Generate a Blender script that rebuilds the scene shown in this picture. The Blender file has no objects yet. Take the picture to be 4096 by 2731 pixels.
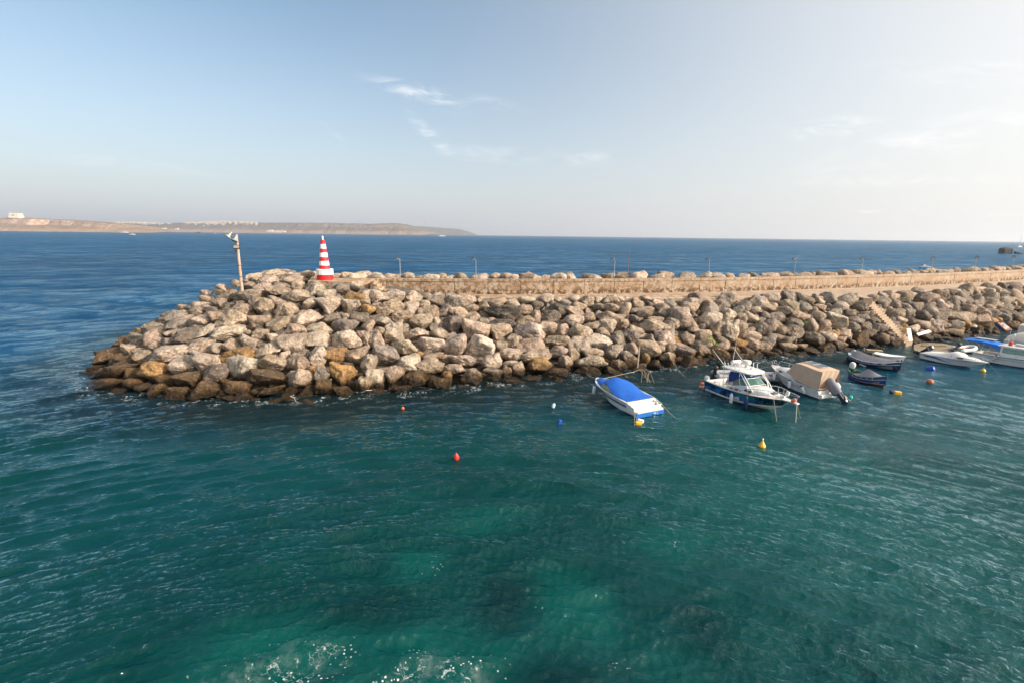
import bpy, bmesh, math, random
import numpy as np
from mathutils import Vector, Matrix, noise as mn
from mathutils.bvhtree import BVHTree

S = bpy.context.scene
COL = S.collection
rad = math.radians

# ------------------------------------------------------------------ camera
CAM_H, PITCH, ROLL, LENS = 12.0, 12.0, 0.69, 17.5
p_, r_ = rad(PITCH), rad(ROLL)
cF = Vector((0, math.cos(p_), -math.sin(p_)))
c_r0 = Vector((1, 0, 0)); c_u0 = Vector((0, math.sin(p_), math.cos(p_)))
cR = c_r0*math.cos(r_) + c_u0*math.sin(r_)
cU = c_u0*math.cos(r_) - c_r0*math.sin(r_)
cam_d = bpy.data.cameras.new('camera'); cam = bpy.data.objects.new('camera', cam_d); COL.objects.link(cam)
cam_d.lens = LENS; cam_d.sensor_width = 36; cam_d.clip_start = 0.1; cam_d.clip_end = 90000
M4 = Matrix((cR, cU, -cF)).transposed().to_4x4(); M4.translation = (0, 0, CAM_H)
cam.matrix_world = M4
S.camera = cam
FPX = 4096*LENS/36

# ------------------------------------------------------------------ light
SUN_EL, SUN_AZ = 27.0, 110.0            # azimuth clockwise from +Y (view direction)
SUN_STR, SKY_STR, EXPO = 5.0, 0.12, 0.28
sun_dir = Vector((math.sin(rad(SUN_AZ))*math.cos(rad(SUN_EL)), math.cos(rad(SUN_AZ))*math.cos(rad(SUN_EL)), math.sin(rad(SUN_EL))))
sd = bpy.data.lights.new('sun', 'SUN'); sd.energy = SUN_STR; sd.angle = rad(0.55); sd.color = (1.0, 0.85, 0.71)
so = bpy.data.objects.new('sun', sd); COL.objects.link(so)
so.rotation_euler = sun_dir.to_track_quat('Z', 'Y').to_euler()

class NT:
    def __init__(s, nt): s.t = nt
    def n(s, ty, ins=None, **props):
        nd = s.t.nodes.new(ty)
        for k, v in props.items(): setattr(nd, k, v)
        for k, v in (ins or {}).items():
            sk = nd.inputs[k]
            if isinstance(v, bpy.types.NodeSocket): s.t.links.new(v, sk)
            elif isinstance(v, bpy.types.Node): s.t.links.new(v.outputs[0], sk)
            else:
                if sk.type == 'RGBA' and len(v) == 3: v = (*v, 1)
                sk.default_value = v
        return nd
    def m(s, op, a, b=0.0, c=0.0, clamp=False):
        nd = s.n('ShaderNodeMath', {0: a, 1: b, 2: c}, operation=op); nd.use_clamp = clamp
        return nd.outputs[0]
    def mix(s, f, a, b, bt='MIX'):
        nd = s.n('ShaderNodeMix', data_type='RGBA', blend_type=bt)
        for i, v in ((0, f), (6, a), (7, b)):
            if isinstance(v, (bpy.types.NodeSocket,)): s.t.links.new(v, nd.inputs[i])
            else: nd.inputs[i].default_value = v if i == 0 else (*v, 1)
        return nd.outputs[2]
    def ramp(s, f, a, b, lo=0.0, hi=1.0, it='SMOOTHSTEP'):
        nd = s.n('ShaderNodeMapRange', {0: f, 1: a, 2: b, 3: lo, 4: hi}, interpolation_type=it)
        return nd.outputs[0]
    def noise(s, vec, scale, detail=4, rough=0.55, dist=0.0):
        nd = s.n('ShaderNodeTexNoise', {'Vector': vec, 'Scale': scale, 'Detail': detail, 'Roughness': rough, 'Distortion': dist})
        return nd.outputs[0]
    def mapping(s, vec, scale=(1, 1, 1), rot=(0, 0, 0), loc=(0, 0, 0)):
        return s.n('ShaderNodeMapping', {0: vec, 1: loc, 2: rot, 3: scale}).outputs[0]

W = bpy.data.worlds.new("World"); S.world = W; W.use_nodes = True
wn = NT(W.node_tree); wn.t.nodes.clear()
sky = wn.n('ShaderNodeTexSky', sky_type='NISHITA'); sky.sun_disc = False
sky.sun_elevation = rad(SUN_EL); sky.sun_rotation = rad(SUN_AZ)
sky.air_density = 1.0; sky.dust_density = 2.6; sky.ozone_density = 1.6; sky.altitude = 20
tc = wn.n('ShaderNodeTexCoord').outputs['Generated']
sx = wn.n('ShaderNodeSeparateXYZ', {0: tc})
X_, Y_, Z_ = sx.outputs
ym = wn.m('MAXIMUM', Y_, 0.05)
u_ = wn.m('DIVIDE', X_, ym); v_ = wn.m('DIVIDE', Z_, ym)
uv = wn.n('ShaderNodeCombineXYZ', {0: u_, 1: v_, 2: 0.0}).outputs[0]
def blob(cu, cv, ru, rv, ang=0.0):
    mp = wn.n('ShaderNodeMapping', {0: uv, 1: (cu, cv, 0), 2: (0, 0, ang), 3: (ru, rv, 1)}, vector_type='TEXTURE').outputs[0]
    ln = wn.n('ShaderNodeVectorMath', {0: mp}, operation='LENGTH').outputs['Value']
    return wn.ramp(ln, 1.0, 0.15)
warp = wn.n('ShaderNodeTexNoise', {'Vector': uv, 'Scale': 5.0, 'Detail': 3.0}).outputs['Color']
uvw = wn.n('ShaderNodeVectorMath', {0: uv, 1: wn.n('ShaderNodeVectorMath', {0: warp, 1: (.09, .09, 0)}, operation='MULTIPLY').outputs[0]}, operation='ADD').outputs[0]
st1 = wn.noise(wn.mapping(uvw, (9, 40, 1), (0, 0, rad(14))), 1.6, 8, .68, .5)
st2 = wn.noise(wn.mapping(uvw, (6, 26, 1), (0, 0, rad(-8))), 1.3, 8, .66, .4)
st3 = wn.noise(wn.mapping(uvw, (9, 30, 1)), 2.2, 5, .6, .4)
def streak(st, lo, hi): return wn.ramp(st, lo, hi)
parts = []
for (cu, cv, ru, rv, an, k, st) in [
        (-.205, .265, .12, .020, rad(-13), .55, st1), (-.15, .245, .10, .028, rad(-9), .40, st1),
        (-.16, .185, .075, .018, rad(-42), .55, st1), (-.345, .188, .04, .010, rad(-35), .40, st1),
        (.0, .148, .22, .022, rad(-3), .50, st2), (.13, .145, .09, .016, rad(12), .40, st2),
        (-.75, .125, .32, .020, rad(-6), .22, st2), (-.05, .243, .10, .015, rad(-12), .30, st1),
        (.80, .19, .34, .05, rad(14), .40, st2), (.60, .205, .13, .03, rad(8), .45, st1), (.85, .30, .32, .035, rad(-2), .28, st2),
        (.72, .11, .30, .018, rad(2), .35, st2),
        (.70, .052, .06, .006, 0, .60, st3), (.55, .053, .03, .005, 0, .5, st3), (.82, .048, .05, .005, 0, .4, st3), (.95, .05, .09, .005, 0, .4, st3)]:
    b = blob(cu, cv, ru, rv, an)
    parts.append(wn.m('MULTIPLY', wn.m('MULTIPLY', b, streak(st, .38, .78)), k*.72))
acc = parts[0]
for q in parts[1:]: acc = wn.m('ADD', acc, q)
acc = wn.m('MINIMUM', acc, .9)
front = wn.ramp(Y_, .05, .2)
acc = wn.m('MULTIPLY', acc, front)
# thin veil of high haze: whitens the sky towards the sea horizon and the sun
dsun = wn.n('ShaderNodeVectorMath', {0: tc, 1: tuple(sun_dir)}, operation='DOT_PRODUCT').outputs['Value']
veil_h = wn.m('MULTIPLY', wn.ramp(Z_, .55, .0, 0, 1, 'LINEAR'), .0)
skyc = wn.n('ShaderNodeHueSaturation', {'Saturation': 1.0, 'Value': 1.32, 'Color': sky.outputs[0]}).outputs[0]
skyc = wn.mix(1.0, skyc, (1.0, 1.04, .975), 'MULTIPLY')
veil = wn.m('ADD', wn.m('MULTIPLY', wn.m('POWER', wn.ramp(Z_, .42, .0, 0, 1, 'LINEAR'), 1.6), .62), wn.m('MULTIPLY', wn.ramp(dsun, -.1, .85, 0, 1, 'LINEAR'), .62), clamp=True)
veil1 = wn.m('MULTIPLY', wn.m('POWER', wn.ramp(Z_, .42, .0, 0, 1, 'LINEAR'), 1.7), .78)
veil2 = wn.m('MULTIPLY', wn.m('POWER', wn.ramp(dsun, -.42, .62, 0, 1, 'LINEAR'), 1.7), .95)
skyv = wn.mix(veil2, wn.mix(veil1, skyc, (5.5, 5.65, 6.25)), (7.25, 7.0, 6.65))
glow = wn.m('POWER', wn.m('MAXIMUM', dsun, 0.0), 7.0)
skyv = wn.mix(1.0, skyv, wn.mix(glow, (0, 0, 0), (26., 23., 18.5)), 'ADD')
skyf = wn.mix(acc, skyv, (9.6, 9.3, 9.0))
bg = wn.n('ShaderNodeBackground', {0: skyf, 1: SKY_STR})
wn.n('ShaderNodeOutputWorld', {0: bg})
vs = S.view_settings
vs.view_transform = 'Standard'; vs.look = 'None'; vs.exposure = EXPO; vs.gamma = 1; vs.use_curve_mapping = False
S.render.engine = 'CYCLES'

# ------------------------------------------------------------------ helpers
def ray(px, py): return (cF + cR*((px-2048)/FPX) + cU*((1365.5-py)/FPX))
def P(px, py, z=0.0):
    d = ray(px, py); t = (z-CAM_H)/d.z
    return Vector((0, 0, CAM_H)) + d*t
def PY(px, py, y):
    d = ray(px, py); return Vector((0, 0, CAM_H)) + d*(y/d.y)
def PIX(q):
    v = Vector(q) - Vector((0, 0, CAM_H)); c = v.dot(cF)
    return 2048+FPX*v.dot(cR)/c, 1365.5-FPX*v.dot(cU)/c

def crom(pts, n):
    pts = np.array(pts, float); out = []
    P0 = np.vstack([2*pts[0]-pts[1], pts, 2*pts[-1]-pts[-2]])
    for i in range(1, len(P0)-2):
        for k in range(n):
            t = k/n; a, b, c, d = P0[i-1], P0[i], P0[i+1], P0[i+2]
            out.append(.5*((2*b)+(-a+c)*t+(2*a-5*b+4*c-d)*t*t+(-a+3*b-3*c+d)*t**3))
    out.append(pts[-1]); return np.array(out)

class MB:
    """collects shapes, links them as one mesh object"""
    def __init__(s): s.v = []; s.f = []
    def add(s, v, f):
        o = len(s.v); s.v += [tuple(q) for q in v]; s.f += [tuple(i+o for i in g) for g in f]; return s
    def box(s, x0, x1, y0, y1, z0, z1, m=None):
        v = [Vector((x, y, z)) for z in (z0, z1) for y in (y0, y1) for x in (x0, x1)]
        if m: v = [m @ q for q in v]
        return s.add(v, [(0, 2, 3, 1), (4, 5, 7, 6), (0, 1, 5, 4), (2, 6, 7, 3), (0, 4, 6, 2), (1, 3, 7, 5)])
    def loft(s, rings, closed=True, caps=True):
        n = len(rings[0]); v = [q for r in rings for q in r]; f = []
        for i in range(len(rings)-1):
            for j in range(n if closed else n-1):
                a = i*n+j; b = i*n+(j+1) % n; f.append((a, b, b+n, a+n))
        if caps: f.append(tuple(range(n-1, -1, -1))); f.append(tuple((len(rings)-1)*n+j for j in range(n)))
        return s.add(v, f)
    def tube(s, pts, r, n=6, r1=None):
        pts = [Vector(q) for q in pts]; rings = []
        for i, q in enumerate(pts):
            d = (pts[min(i+1, len(pts)-1)]-pts[max(i-1, 0)]).normalized()
            a = d.orthogonal().normalized() if abs(d.z) > .98 else d.cross(Vector((0, 0, 1))).normalized()
            b = d.cross(a); rr = r if r1 is None else r+(r1-r)*i/(len(pts)-1)
            rings.append([q+a*rr*math.cos(2*math.pi*k/n)+b*rr*math.sin(2*math.pi*k/n) for k in range(n)])
        return s.loft(rings)
    def lathe(s, prof, n=20, m=None):
        rings = [[Vector((max(r, 1e-4)*math.cos(2*math.pi*k/n), max(r, 1e-4)*math.sin(2*math.pi*k/n), z)) for k in range(n)] for r, z in prof]
        if m: rings = [[m @ q for q in r] for r in rings]
        return s.loft(rings)
    def build(s, name, mat, parent=None, smooth=False, bevel=0, loc=None, subd=0):
        me = bpy.data.meshes.new(name); me.from_pydata(s.v, [], s.f); me.update()
        bm = bmesh.new(); bm.from_mesh(me); bmesh.ops.recalc_face_normals(bm, faces=bm.faces); bm.to_mesh(me); bm.free()
        o = bpy.data.objects.new(name, me); COL.objects.link(o)
        me.materials.append(mat)
        if parent: o.parent = parent
        if loc is not None: o.location = loc
        if bevel:
            b = o.modifiers.new('bevel', 'BEVEL'); b.width = bevel; b.segments = 2; b.limit_method = 'ANGLE'; b.angle_limit = rad(35)
        if subd:
            b = o.modifiers.new('sub', 'SUBSURF'); b.levels = subd; b.render_levels = subd
        if smooth:
            me.shade_smooth()
            try: me.set_sharp_from_angle(angle=rad(38))
            except Exception: pass
        return o

def tag(o, label=None, cat=None, group=None, kind=None):
    if label: o['label'] = label
    if cat: o['category'] = cat
    if group: o['group'] = group
    if kind: o['kind'] = kind
    return o
def thing(name, loc, rz, label, cat, group=None):
    o = bpy.data.objects.new(name, None); COL.objects.link(o); o.empty_display_size = .3
    o.location = loc; o.rotation_euler = (0, 0, rz); return tag(o, label, cat, group)

def mat(name, col, rough=.5, var=.12, scale=6.0, bump=.0, bscale=40., metal=0., spec=.5, dirt=None, dirt_amt=.3, trans=0., alpha=1., coat=0.):
    m = bpy.data.materials.new(name); m.use_nodes = True; t = NT(m.node_tree); t.t.nodes.clear()
    tc = t.n('ShaderNodeTexCoord').outputs['Object']
    nz = t.noise(tc, scale, 5, .6)
    a = tuple(c*(1-var) for c in col); b = tuple(min(1, c*(1+var)) for c in col)
    c = t.mix(t.ramp(nz, .3, .7), a, b)
    if dirt:
        d = t.noise(t.mapping(tc, (1, 1, .35)), scale*1.7, 6, .7)
        c = t.mix(t.m('MULTIPLY', t.ramp(d, .52, .72), dirt_amt), c, dirt)
    ins = {'Base Color': c, 'Roughness': t.ramp(nz, .2, .8, max(0, rough-.08), min(1, rough+.1)), 'Metallic': metal, 'Specular IOR Level': spec,
           'Transmission Weight': trans, 'Alpha': alpha, 'Coat Weight': coat}
    if bump:
        ins['Normal'] = t.n('ShaderNodeBump', {'Strength': bump, 'Distance': .02, 'Height': t.noise(tc, bscale, 5, .65)})
    bs = t.n('ShaderNodeBsdfPrincipled', ins)
    t.n('ShaderNodeOutputMaterial', {0: bs}); return m

def fnoise(x, y, z=0., o=4): return mn.fractal(Vector((x, y, z)), 1.0, 2.0, o)
# ------------------------------------------------------------------ water
def water_material():
    m = bpy.data.materials.new('sea_water'); m.use_nodes = True; t = NT(m.node_tree); t.t.nodes.clear()
    pos = t.n('ShaderNodeNewGeometry').outputs['Position']
    s = t.n('ShaderNodeSeparateXYZ', {0: pos}); x, y, z = s.outputs
    flat = t.n('ShaderNodeCombineXYZ', {0: x, 1: y, 2: 0.0}).outputs[0]
    dist = t.n('ShaderNodeVectorMath', {0: flat}, operation='LENGTH').outputs['Value']
    # colour of the water body: turquoise over sand and wash, deep blue outside the harbour
    big = t.noise(flat, .10, 4, .55, .6)
    med = t.noise(t.mapping(flat, (1, 1, 1), (0, 0, .5)), .30, 4, .6, .4)
    patch = t.ramp(t.m('ADD', t.m('MULTIPLY', big, .55), t.m('MULTIPLY', med, .45)), .34, .70)
    teal = t.mix(patch, (.0001, .027, .028), (.0003, .040, .038))
    def spot(cx, cy, r, dx=1., dy=1., ang=0.):
        mp = t.n('ShaderNodeMapping', {0: flat, 1: (cx, cy, 0), 2: (0, 0, ang), 3: (r*dx, r*dy, 1)}, vector_type='TEXTURE').outputs[0]
        wob = t.m('MULTIPLY', t.m('SUBTRACT', t.noise(flat, .55, 3, .6), .5), 1.1)
        return t.ramp(t.m('ADD', t.n('ShaderNodeVectorMath', {0: mp}, operation='LENGTH').outputs['Value'], wob), 1.0, .1)
    for (cx, cy, r, dx, dy, an, k, c) in SPOTS:
        teal = t.mix(t.m('MULTIPLY', spot(cx, cy, r, dx, dy, an), k), teal, c)
    deep = t.mix(t.ramp(t.noise(flat, .02, 3), .35, .65), (.0005, .036, .098), (.0008, .056, .148))
    far1 = t.ramp(t.m('ADD', y, t.m('MULTIPLY', x, -.10)), 26., 62.)
    col = t.mix(far1, teal, deep)
    foamn = t.n('ShaderNodeTexVoronoi', {'Vector': t.n('ShaderNodeVectorMath', {0: t.mapping(flat, (1, 1, 1)), 1: t.n('ShaderNodeVectorMath', {0: t.n('ShaderNodeTexNoise', {'Vector': flat, 'Scale': 1.3, 'Detail': 4.}).outputs['Color'], 1: (1.4, 1.4, 0)}, operation='MULTIPLY').outputs[0]}, operation='ADD').outputs[0], 'Scale': 2.3}, feature='DISTANCE_TO_EDGE').outputs[0]
    lace = t.m('MAXIMUM', t.m('MULTIPLY', t.ramp(foamn, .03, .01), .25), t.ramp(t.noise(t.mapping(flat, (1, 1.5, 1), (0, 0, .5)), 3.6, 9, .80, .7), .535, .61))
    specks = t.ramp(t.n('ShaderNodeTexVoronoi', {'Vector': flat, 'Scale': 7.0, 'Randomness': 1.0}).outputs[0], .26, .16)
    brk = t.ramp(t.noise(flat, 1.5, 5, .75), .47, .62)
    zone = 0.0
    for (cx, cy, r, dx, dy, an, k) in FOAM:
        zone = t.m('MAXIMUM', zone, t.m('MULTIPLY', spot(cx, cy, r, dx, dy, an), k))
    big_f = t.m('MULTIPLY', t.m('MULTIPLY', t.m('MULTIPLY', lace, brk), t.ramp(zone, .35, .9)), .85)
    spk = t.m('MULTIPLY', t.m('MULTIPLY', specks, t.ramp(t.noise(flat, 1.1, 4, .7), .50, .60)), t.ramp(zone, .12, .5))
    soft = t.m('MULTIPLY', t.m('MULTIPLY', t.ramp(t.noise(flat, 1.6, 6, .7), .45, .75), t.ramp(zone, .3, 1.0)), .13)
    foam = t.m('MAXIMUM', t.m('MAXIMUM', big_f, soft), spk, clamp=True)
    # wash along the foot of the rocks
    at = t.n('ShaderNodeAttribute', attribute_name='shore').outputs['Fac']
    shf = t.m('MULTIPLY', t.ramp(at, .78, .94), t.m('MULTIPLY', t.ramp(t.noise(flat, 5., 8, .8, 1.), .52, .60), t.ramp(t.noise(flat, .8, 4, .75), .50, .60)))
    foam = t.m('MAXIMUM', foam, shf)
    col = t.mix(t.m('MULTIPLY', t.ramp(at, .0, .8), .93), col, (.0035, .010, .011))  # darker towards the rocks: dark seabed plus their reflection put into the colour
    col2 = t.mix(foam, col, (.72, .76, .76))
    # ripples too small for the mesh
    ang = rad(WAVE_ANG)
    calm = t.ramp(t.noise(t.mapping(flat, (.6, 1.6, 1), (0, 0, .35)), .045, 4, .6), .36, .62, .35, 1.0)
    f1 = t.noise(t.mapping(flat, (1, 1.25, 1), (0, 0, ang)), 3.4, 5, .6, .25)
    f2 = t.noise(t.mapping(flat, (1, 1.6, 1), (0, 0, ang+.5)), 1.3, 5, .6, .3)
    f3 = t.noise(t.mapping(flat, (.6, 1.8, 1), (0, 0, .1)), .16, 6, .65, .2)
    nearw = t.ramp(dist, 20., 160., 1., .12)
    midw = t.ramp(dist, 14., 70., .15, 1.0)
    farw = t.ramp(dist, 120., 600., 0., 1.0)
    hgt = t.m('ADD', t.m('MULTIPLY', f1, t.m('MULTIPLY', nearw, .26)), t.m('MULTIPLY', f2, t.m('MULTIPLY', midw, .34)))
    hgt = t.m('ADD', hgt, t.m('MULTIPLY', f3, t.m('MULTIPLY', farw, 1.5)))
    def vn(sc, st, ro, off): return t.n('ShaderNodeVectorMath', {0: t.n('ShaderNodeTexNoise', {'Vector': t.mapping(flat, st, (0, 0, ro), off), 'Scale': sc, 'Detail': 3., 'Roughness': .6}).outputs['Color'], 1: (.5, .5, .5)}, operation='SUBTRACT').outputs[0]
    def vs_(v, k): return t.n('ShaderNodeVectorMath', {0: v, 'Scale': k}, operation='SCALE').outputs[0]
    def va(a, b): return t.n('ShaderNodeVectorMath', {0: a, 1: b}, operation='ADD').outputs[0]
    s1 = vs_(vn(2.2, (1, 1.8, 1), ang, (3, 1, 0)), t.m('MULTIPLY', calm, t.ramp(dist, 14., 70., .35, .95)))
    s2 = vs_(vn(.45, (1, 2.0, 1), .1, (9, 4, 0)), t.m('MULTIPLY', calm, t.ramp(dist, 40., 130., 0., 1.25)))
    s3 = vs_(vn(.17, (1, 1.2, 1), -.1, (5, 7, 0)), t.ramp(dist, 150., 500., 0., 1.1))
    sv = t.n('ShaderNodeVectorMath', {0: va(va(s1, s2), s3), 1: (1, 1, 0)}, operation='MULTIPLY').outputs[0]
    nrm0 = t.n('ShaderNodeVectorMath', {0: va(t.n('ShaderNodeNewGeometry').outputs['Normal'], sv)}, operation='NORMALIZE').outputs[0]
    bmp = t.n('ShaderNodeBump', {'Strength': calm, 'Distance': 1.0, 'Height': hgt, 'Normal': nrm0})
    rough = t.m('ADD', t.ramp(dist, 20., 900., .05, .22), t.m('MULTIPLY', foam, .5))
    dif = t.n('ShaderNodeBsdfDiffuse', {'Color': col2, 'Normal': t.n('ShaderNodeVectorMath', {0: (0., 0., 1.), 1: t.n('ShaderNodeVectorMath', {0: t.n('ShaderNodeNewGeometry').outputs['Normal'], 'Scale': .35}, operation='SCALE').outputs[0]}, operation='ADD').outputs[0]})
    glo = t.n('ShaderNodeBsdfGlossy', {'Color': (.66, .90, 1), 'Roughness': rough, 'Normal': bmp})
    # reflectance of a wind roughened sea never climbs to that of a mirror
    catspaw = t.m('MULTIPLY', t.ramp(t.noise(t.mapping(flat, (.8, 1., 1), (0, 0, .12)), .13, 6, .72), .38, .62, .68, 1.35), t.ramp(t.noise(t.mapping(flat, (.4, 1.3, 1), (0, 0, .12)), .02, 3, .6), .36, .64, .93, 1.07))
    fr = t.m('MULTIPLY', t.m('MINIMUM', t.n('ShaderNodeFresnel', {'IOR': 1.29, 'Normal': bmp}).outputs[0], .8), t.m('MULTIPLY', t.ramp(dist, 25., 200., 1.0, .46), t.m('MAXIMUM', catspaw, t.ramp(dist, 60., 140., 1., .0))), clamp=True)
    fr = t.m('MULTIPLY', fr, t.m('SUBTRACT', 1., t.m('MULTIPLY', foam, .8)))
    bs = t.n('ShaderNodeMixShader', {0: fr, 1: dif, 2: glo})
    t.n('ShaderNodeOutputMaterial', {0: bs}); return m

WAVE_ANG = -20.
# (x, y, radius, stretch x, stretch y, angle, strength, colour)
TURQ = (.0006, .066, .056); DARK = (.0003, .008, .011)
SPOTS = [(14., 21., 11., 1.1, 1.3, 0, .7, (.0003, .056, .052)), (-16., 22., 9., 1.2, 1.2, 0, .5, (.0003, .042, .052)), (-6.4, 12.2, 3.0, 1.6, .8, .2, .5, (.002, .085, .072)), (-1.8, 12.0, 2.6, 1.5, .8, .2, .5, (.002, .085, .072)), (2.2, 14.6, 1.9, 1.2, 1.5, .2, .75, TURQ), (-3.4, 16.5, 1.6, 1.0, 1.2, 0, .65, TURQ), (6.8, 18.0, 2.2, 1.3, 1., .3, .55, TURQ),
         (-1.0, 19.5, 1.7, 1.6, .8, .2, .5, TURQ), (4.6, 12.0, 1.6, 1, 1, 0, .4, TURQ), (-6.5, 12.6, 2.0, 1.5, .8, 0, .45, TURQ),
         (.0, 14.6, 1.5, 1.0, 1.6, -.3, .6, DARK), (1.0, 11.6, 1.5, 1.4, .9, 0, .55, DARK), (-4.6, 14.0, 1.6, 1.8, .8, .2, .5, DARK), (6.2, 13.6, 1.5, 1, 1.2, 0, .4, DARK)]
FOAM = [(-6.4, 11.7, 2.3, 1.7, .75, .25, 1.), (-1.9, 11.5, 2.1, 1.6, .8, .2, 1.), (-2.9, 16.3, 1.0, .8, 1.3, 0, .42), (1.1, 14.7, .8, 1, 1.3, 0, .45),
        (3.2, 12.1, .8, 1.1, .8, 0, .35), (-.2, 19.5, 1.2, 1., .6, 0, .25), (6.8, 17.8, 1.3, 1.1, .8, 0, .3)]

def toe_distance(px, py):
    T = TOE_DENSE[:, :2]
    d = np.full(px.shape, 1e9)
    for i in range(len(T)-1):
        a, b = T[i], T[i+1]; ab = b-a; L2 = ab@ab
        tt = np.clip(((px-a[0])*ab[0]+(py-a[1])*ab[1])/L2, 0, 1)
        d = np.minimum(d, np.hypot(px-a[0]-tt*ab[0], py-a[1]-tt*ab[1]))
    return d

def make_water():
    rng = np.random.default_rng(5)
    az = np.concatenate([np.linspace(-180, -56, 60, endpoint=False), np.linspace(-56, 56, 1150), np.linspace(56, 180, 61)[1:-1]])
    az = np.radians(az)
    r = [0.5, 2, 4, 6, 8, 9.5]
    while r[-1] < 20000:
        q = r[-1]; r.append(q + max(.035, .9*q*q/(12*498.)) if q < 500 else q*1.18)
    r = np.array(r); dr = np.gradient(r)
    A, Rr = np.meshgrid(az, r); D = np.repeat(dr[:, None], len(az), 1)
    D = np.maximum(D, Rr*(math.radians(112)/1150))
    x = Rr*np.sin(A); y = Rr*np.cos(A)
    h = np.zeros_like(x); dx = np.zeros_like(x); dy = np.zeros_like(x)
    # sea a little calmer in the lee of the breakwater, uneven gusts
    x0g, y0g = x, y
    gust = .75+.35*np.sin(x*.11+y*.05+1.)*np.sin(y*.09-x*.04)+.2*np.sin(x*.31-y*.17+2)*np.sin(y*.27)
    inside = 1/(1+np.exp(-(y-62)/5.)); inside = np.maximum(inside, 1/(1+np.exp((x+44)/6.)))
    amp_l = (.80+.5*inside)*gust
    for i in range(120):
        lam = .16*(1.0385**i) if i < 105 else rng.uniform(7, 22)
        main = rng.normal(0, 1)
        # wind ripples run towards the camera from the upper left, a weaker swell crosses them
        th = math.radians(-68 + (26 if lam > 1 else 34)*main) if i % 3 else math.radians(-128+22*main)
        kx, ky = math.cos(th), math.sin(th); k = 2*math.pi/lam
        circ = lam < 3.2 and i % 3 != 2
        if circ:   # wash radiating from the ship's side
            cx_, cy_ = rng.normal(0, 5), rng.normal(-9, 5); rx, ry = x0g-cx_, y0g-cy_; rr_ = np.hypot(rx, ry)+1e-6; kx, ky = rx/rr_, ry/rr_
        a = .0125*lam**1.0*(1.08 if lam < 1.1 else 1.0*(1.1/lam)**.8)
        if i >= 105: a = .022
        fade = np.clip((lam/D-1.9)/1.8, 0, 1)
        ph = (k*rr_ if circ else k*(kx*x+ky*y))+rng.uniform(0, 6.28)+(1.2 if lam < .45 else .7)*np.sin((x*.37+y*.21)/max(lam, .6)+i)*(1 if circ else .6)
        tx, ty = math.cos(i*1.7), math.sin(i*1.7)
        mod = np.clip(.95+.9*np.sin((x*tx-y*ty)*k*.11+rng.uniform(0, 6.28))*np.sin((x*ty+y*tx)*k*.075+rng.uniform(0, 6.28)), 0, 2)
        am = a*fade*mod
        if lam > 4: am = am*np.clip(.4+inside, 0, 1.3)
        h += am*np.cos(ph); dx -= kx*am*np.sin(ph); dy -= ky*am*np.sin(ph)
    # one low wave train crossing the open sea at the left, beyond the head
    for (x0, y0, nx, ny, w, a, L) in ((-62, 75, .38, .92, 2.4, .20, 26), (-40, 104, .12, .99, 2.8, .20, 34), (-70, 92, .3, .95, 2.4, .12, 30)):
        s_ = (x-x0)*nx+(y-y0)*ny+2.5*np.sin((x+y*.3)*.09); l_ = (x-x0)*ny-(y-y0)*nx
        h += a*np.exp(-(s_/w)**2)*np.exp(-(l_/L)**2)
    h *= amp_l; ch = .80*amp_l
    x = x+dx*ch; y = y+dy*ch
    nr, na = x.shape
    v = np.stack([x, y, h], -1).reshape(-1, 3)
    i, j = np.meshgrid(np.arange(nr-1), np.arange(na), indexing='ij'); jn = (j+1) % na
    q = np.stack([i*na+j, i*na+jn, (i+1)*na+jn, (i+1)*na+j], -1).reshape(-1, 4)
    q = q[:, ::-1]
    me = bpy.data.meshes.new('sea'); me.vertices.add(len(v)); me.vertices.foreach_set('co', v.ravel().astype('f4'))
    me.loops.add(q.size); me.loops.foreach_set('vertex_index', q.ravel().astype('i4'))
    me.polygons.add(len(q)); me.polygons.foreach_set('loop_start', np.arange(0, q.size, 4, dtype='i4'))
    me.polygons.foreach_set('loop_total', np.full(len(q), 4, 'i4'))
    me.update(calc_edges=True); me.shade_smooth()
    if me.polygons[len(q)//2].normal.z < 0: me.flip_normals()
    sh = np.zeros(len(v)); near = (Rr.reshape(-1) < 120)
    sh[near] = np.clip(1-toe_distance(v[near, 0], v[near, 1])/11., 0, 1)
    at = me.attributes.new('shore', 'FLOAT', 'POINT'); at.data.foreach_set('value', sh.astype('f4'))
    me.materials.append(water_material())
    o = bpy.data.objects.new('sea', me); COL.objects.link(o); tag(o, kind='structure')

# ------------------------------------------------------------------ breakwater layout (metres)
STN = [((-30, 78), (-20, 62, 6.6)), ((-35.8, 70.8), (-23.6, 59.8, 6.8)), ((-40.6, 61.4), (-25.2, 57.8, 6.8)), ((-41.4, 52.8), (-25.6, 55.6, 6.8)),
       ((-39.2, 46.2), (-25, 53.6, 6.8)), ((-36.4, 41.8), (-24.2, 52.6, 6.8)), ((-31.6, 37.2), (-23, 52, 6.9)), ((-24.9, 35.2), (-21.5, 51.6, 6.9)),
       ((-19, 34.9), (-19, 51.7, 6.9)), ((-13.9, 35.6), (-16, 52.6, 6.6)), ((-8.6, 37), (-11.5, 54.5, 5.9)), ((-1, 40), (-5, 56.2, 5.2)),
       ((7.9, 43.1), (4, 56.3, 5.1)), ((15.4, 45.6), (14, 57.2, 5.1)), ((21, 47.8), (22, 58.3, 5.1)), ((27.5, 50.7), (30, 59.8, 5.15)),
       ((34.3, 53.4), (37.6, 60.8, 5.15)), ((41.9, 56.2), (44.4, 62.2, 5.15)), ((47.2, 57.9), (51, 65.2, 5.15)), ((54.2, 60.6), (59.5, 69.2, 5.15)),
       ((62.2, 64.3), (70, 75.2, 5.1)), ((71, 68.4), (82, 81.5, 5.1)), ((92, 77), (104, 93, 5.1))]
NS = 8
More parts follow.
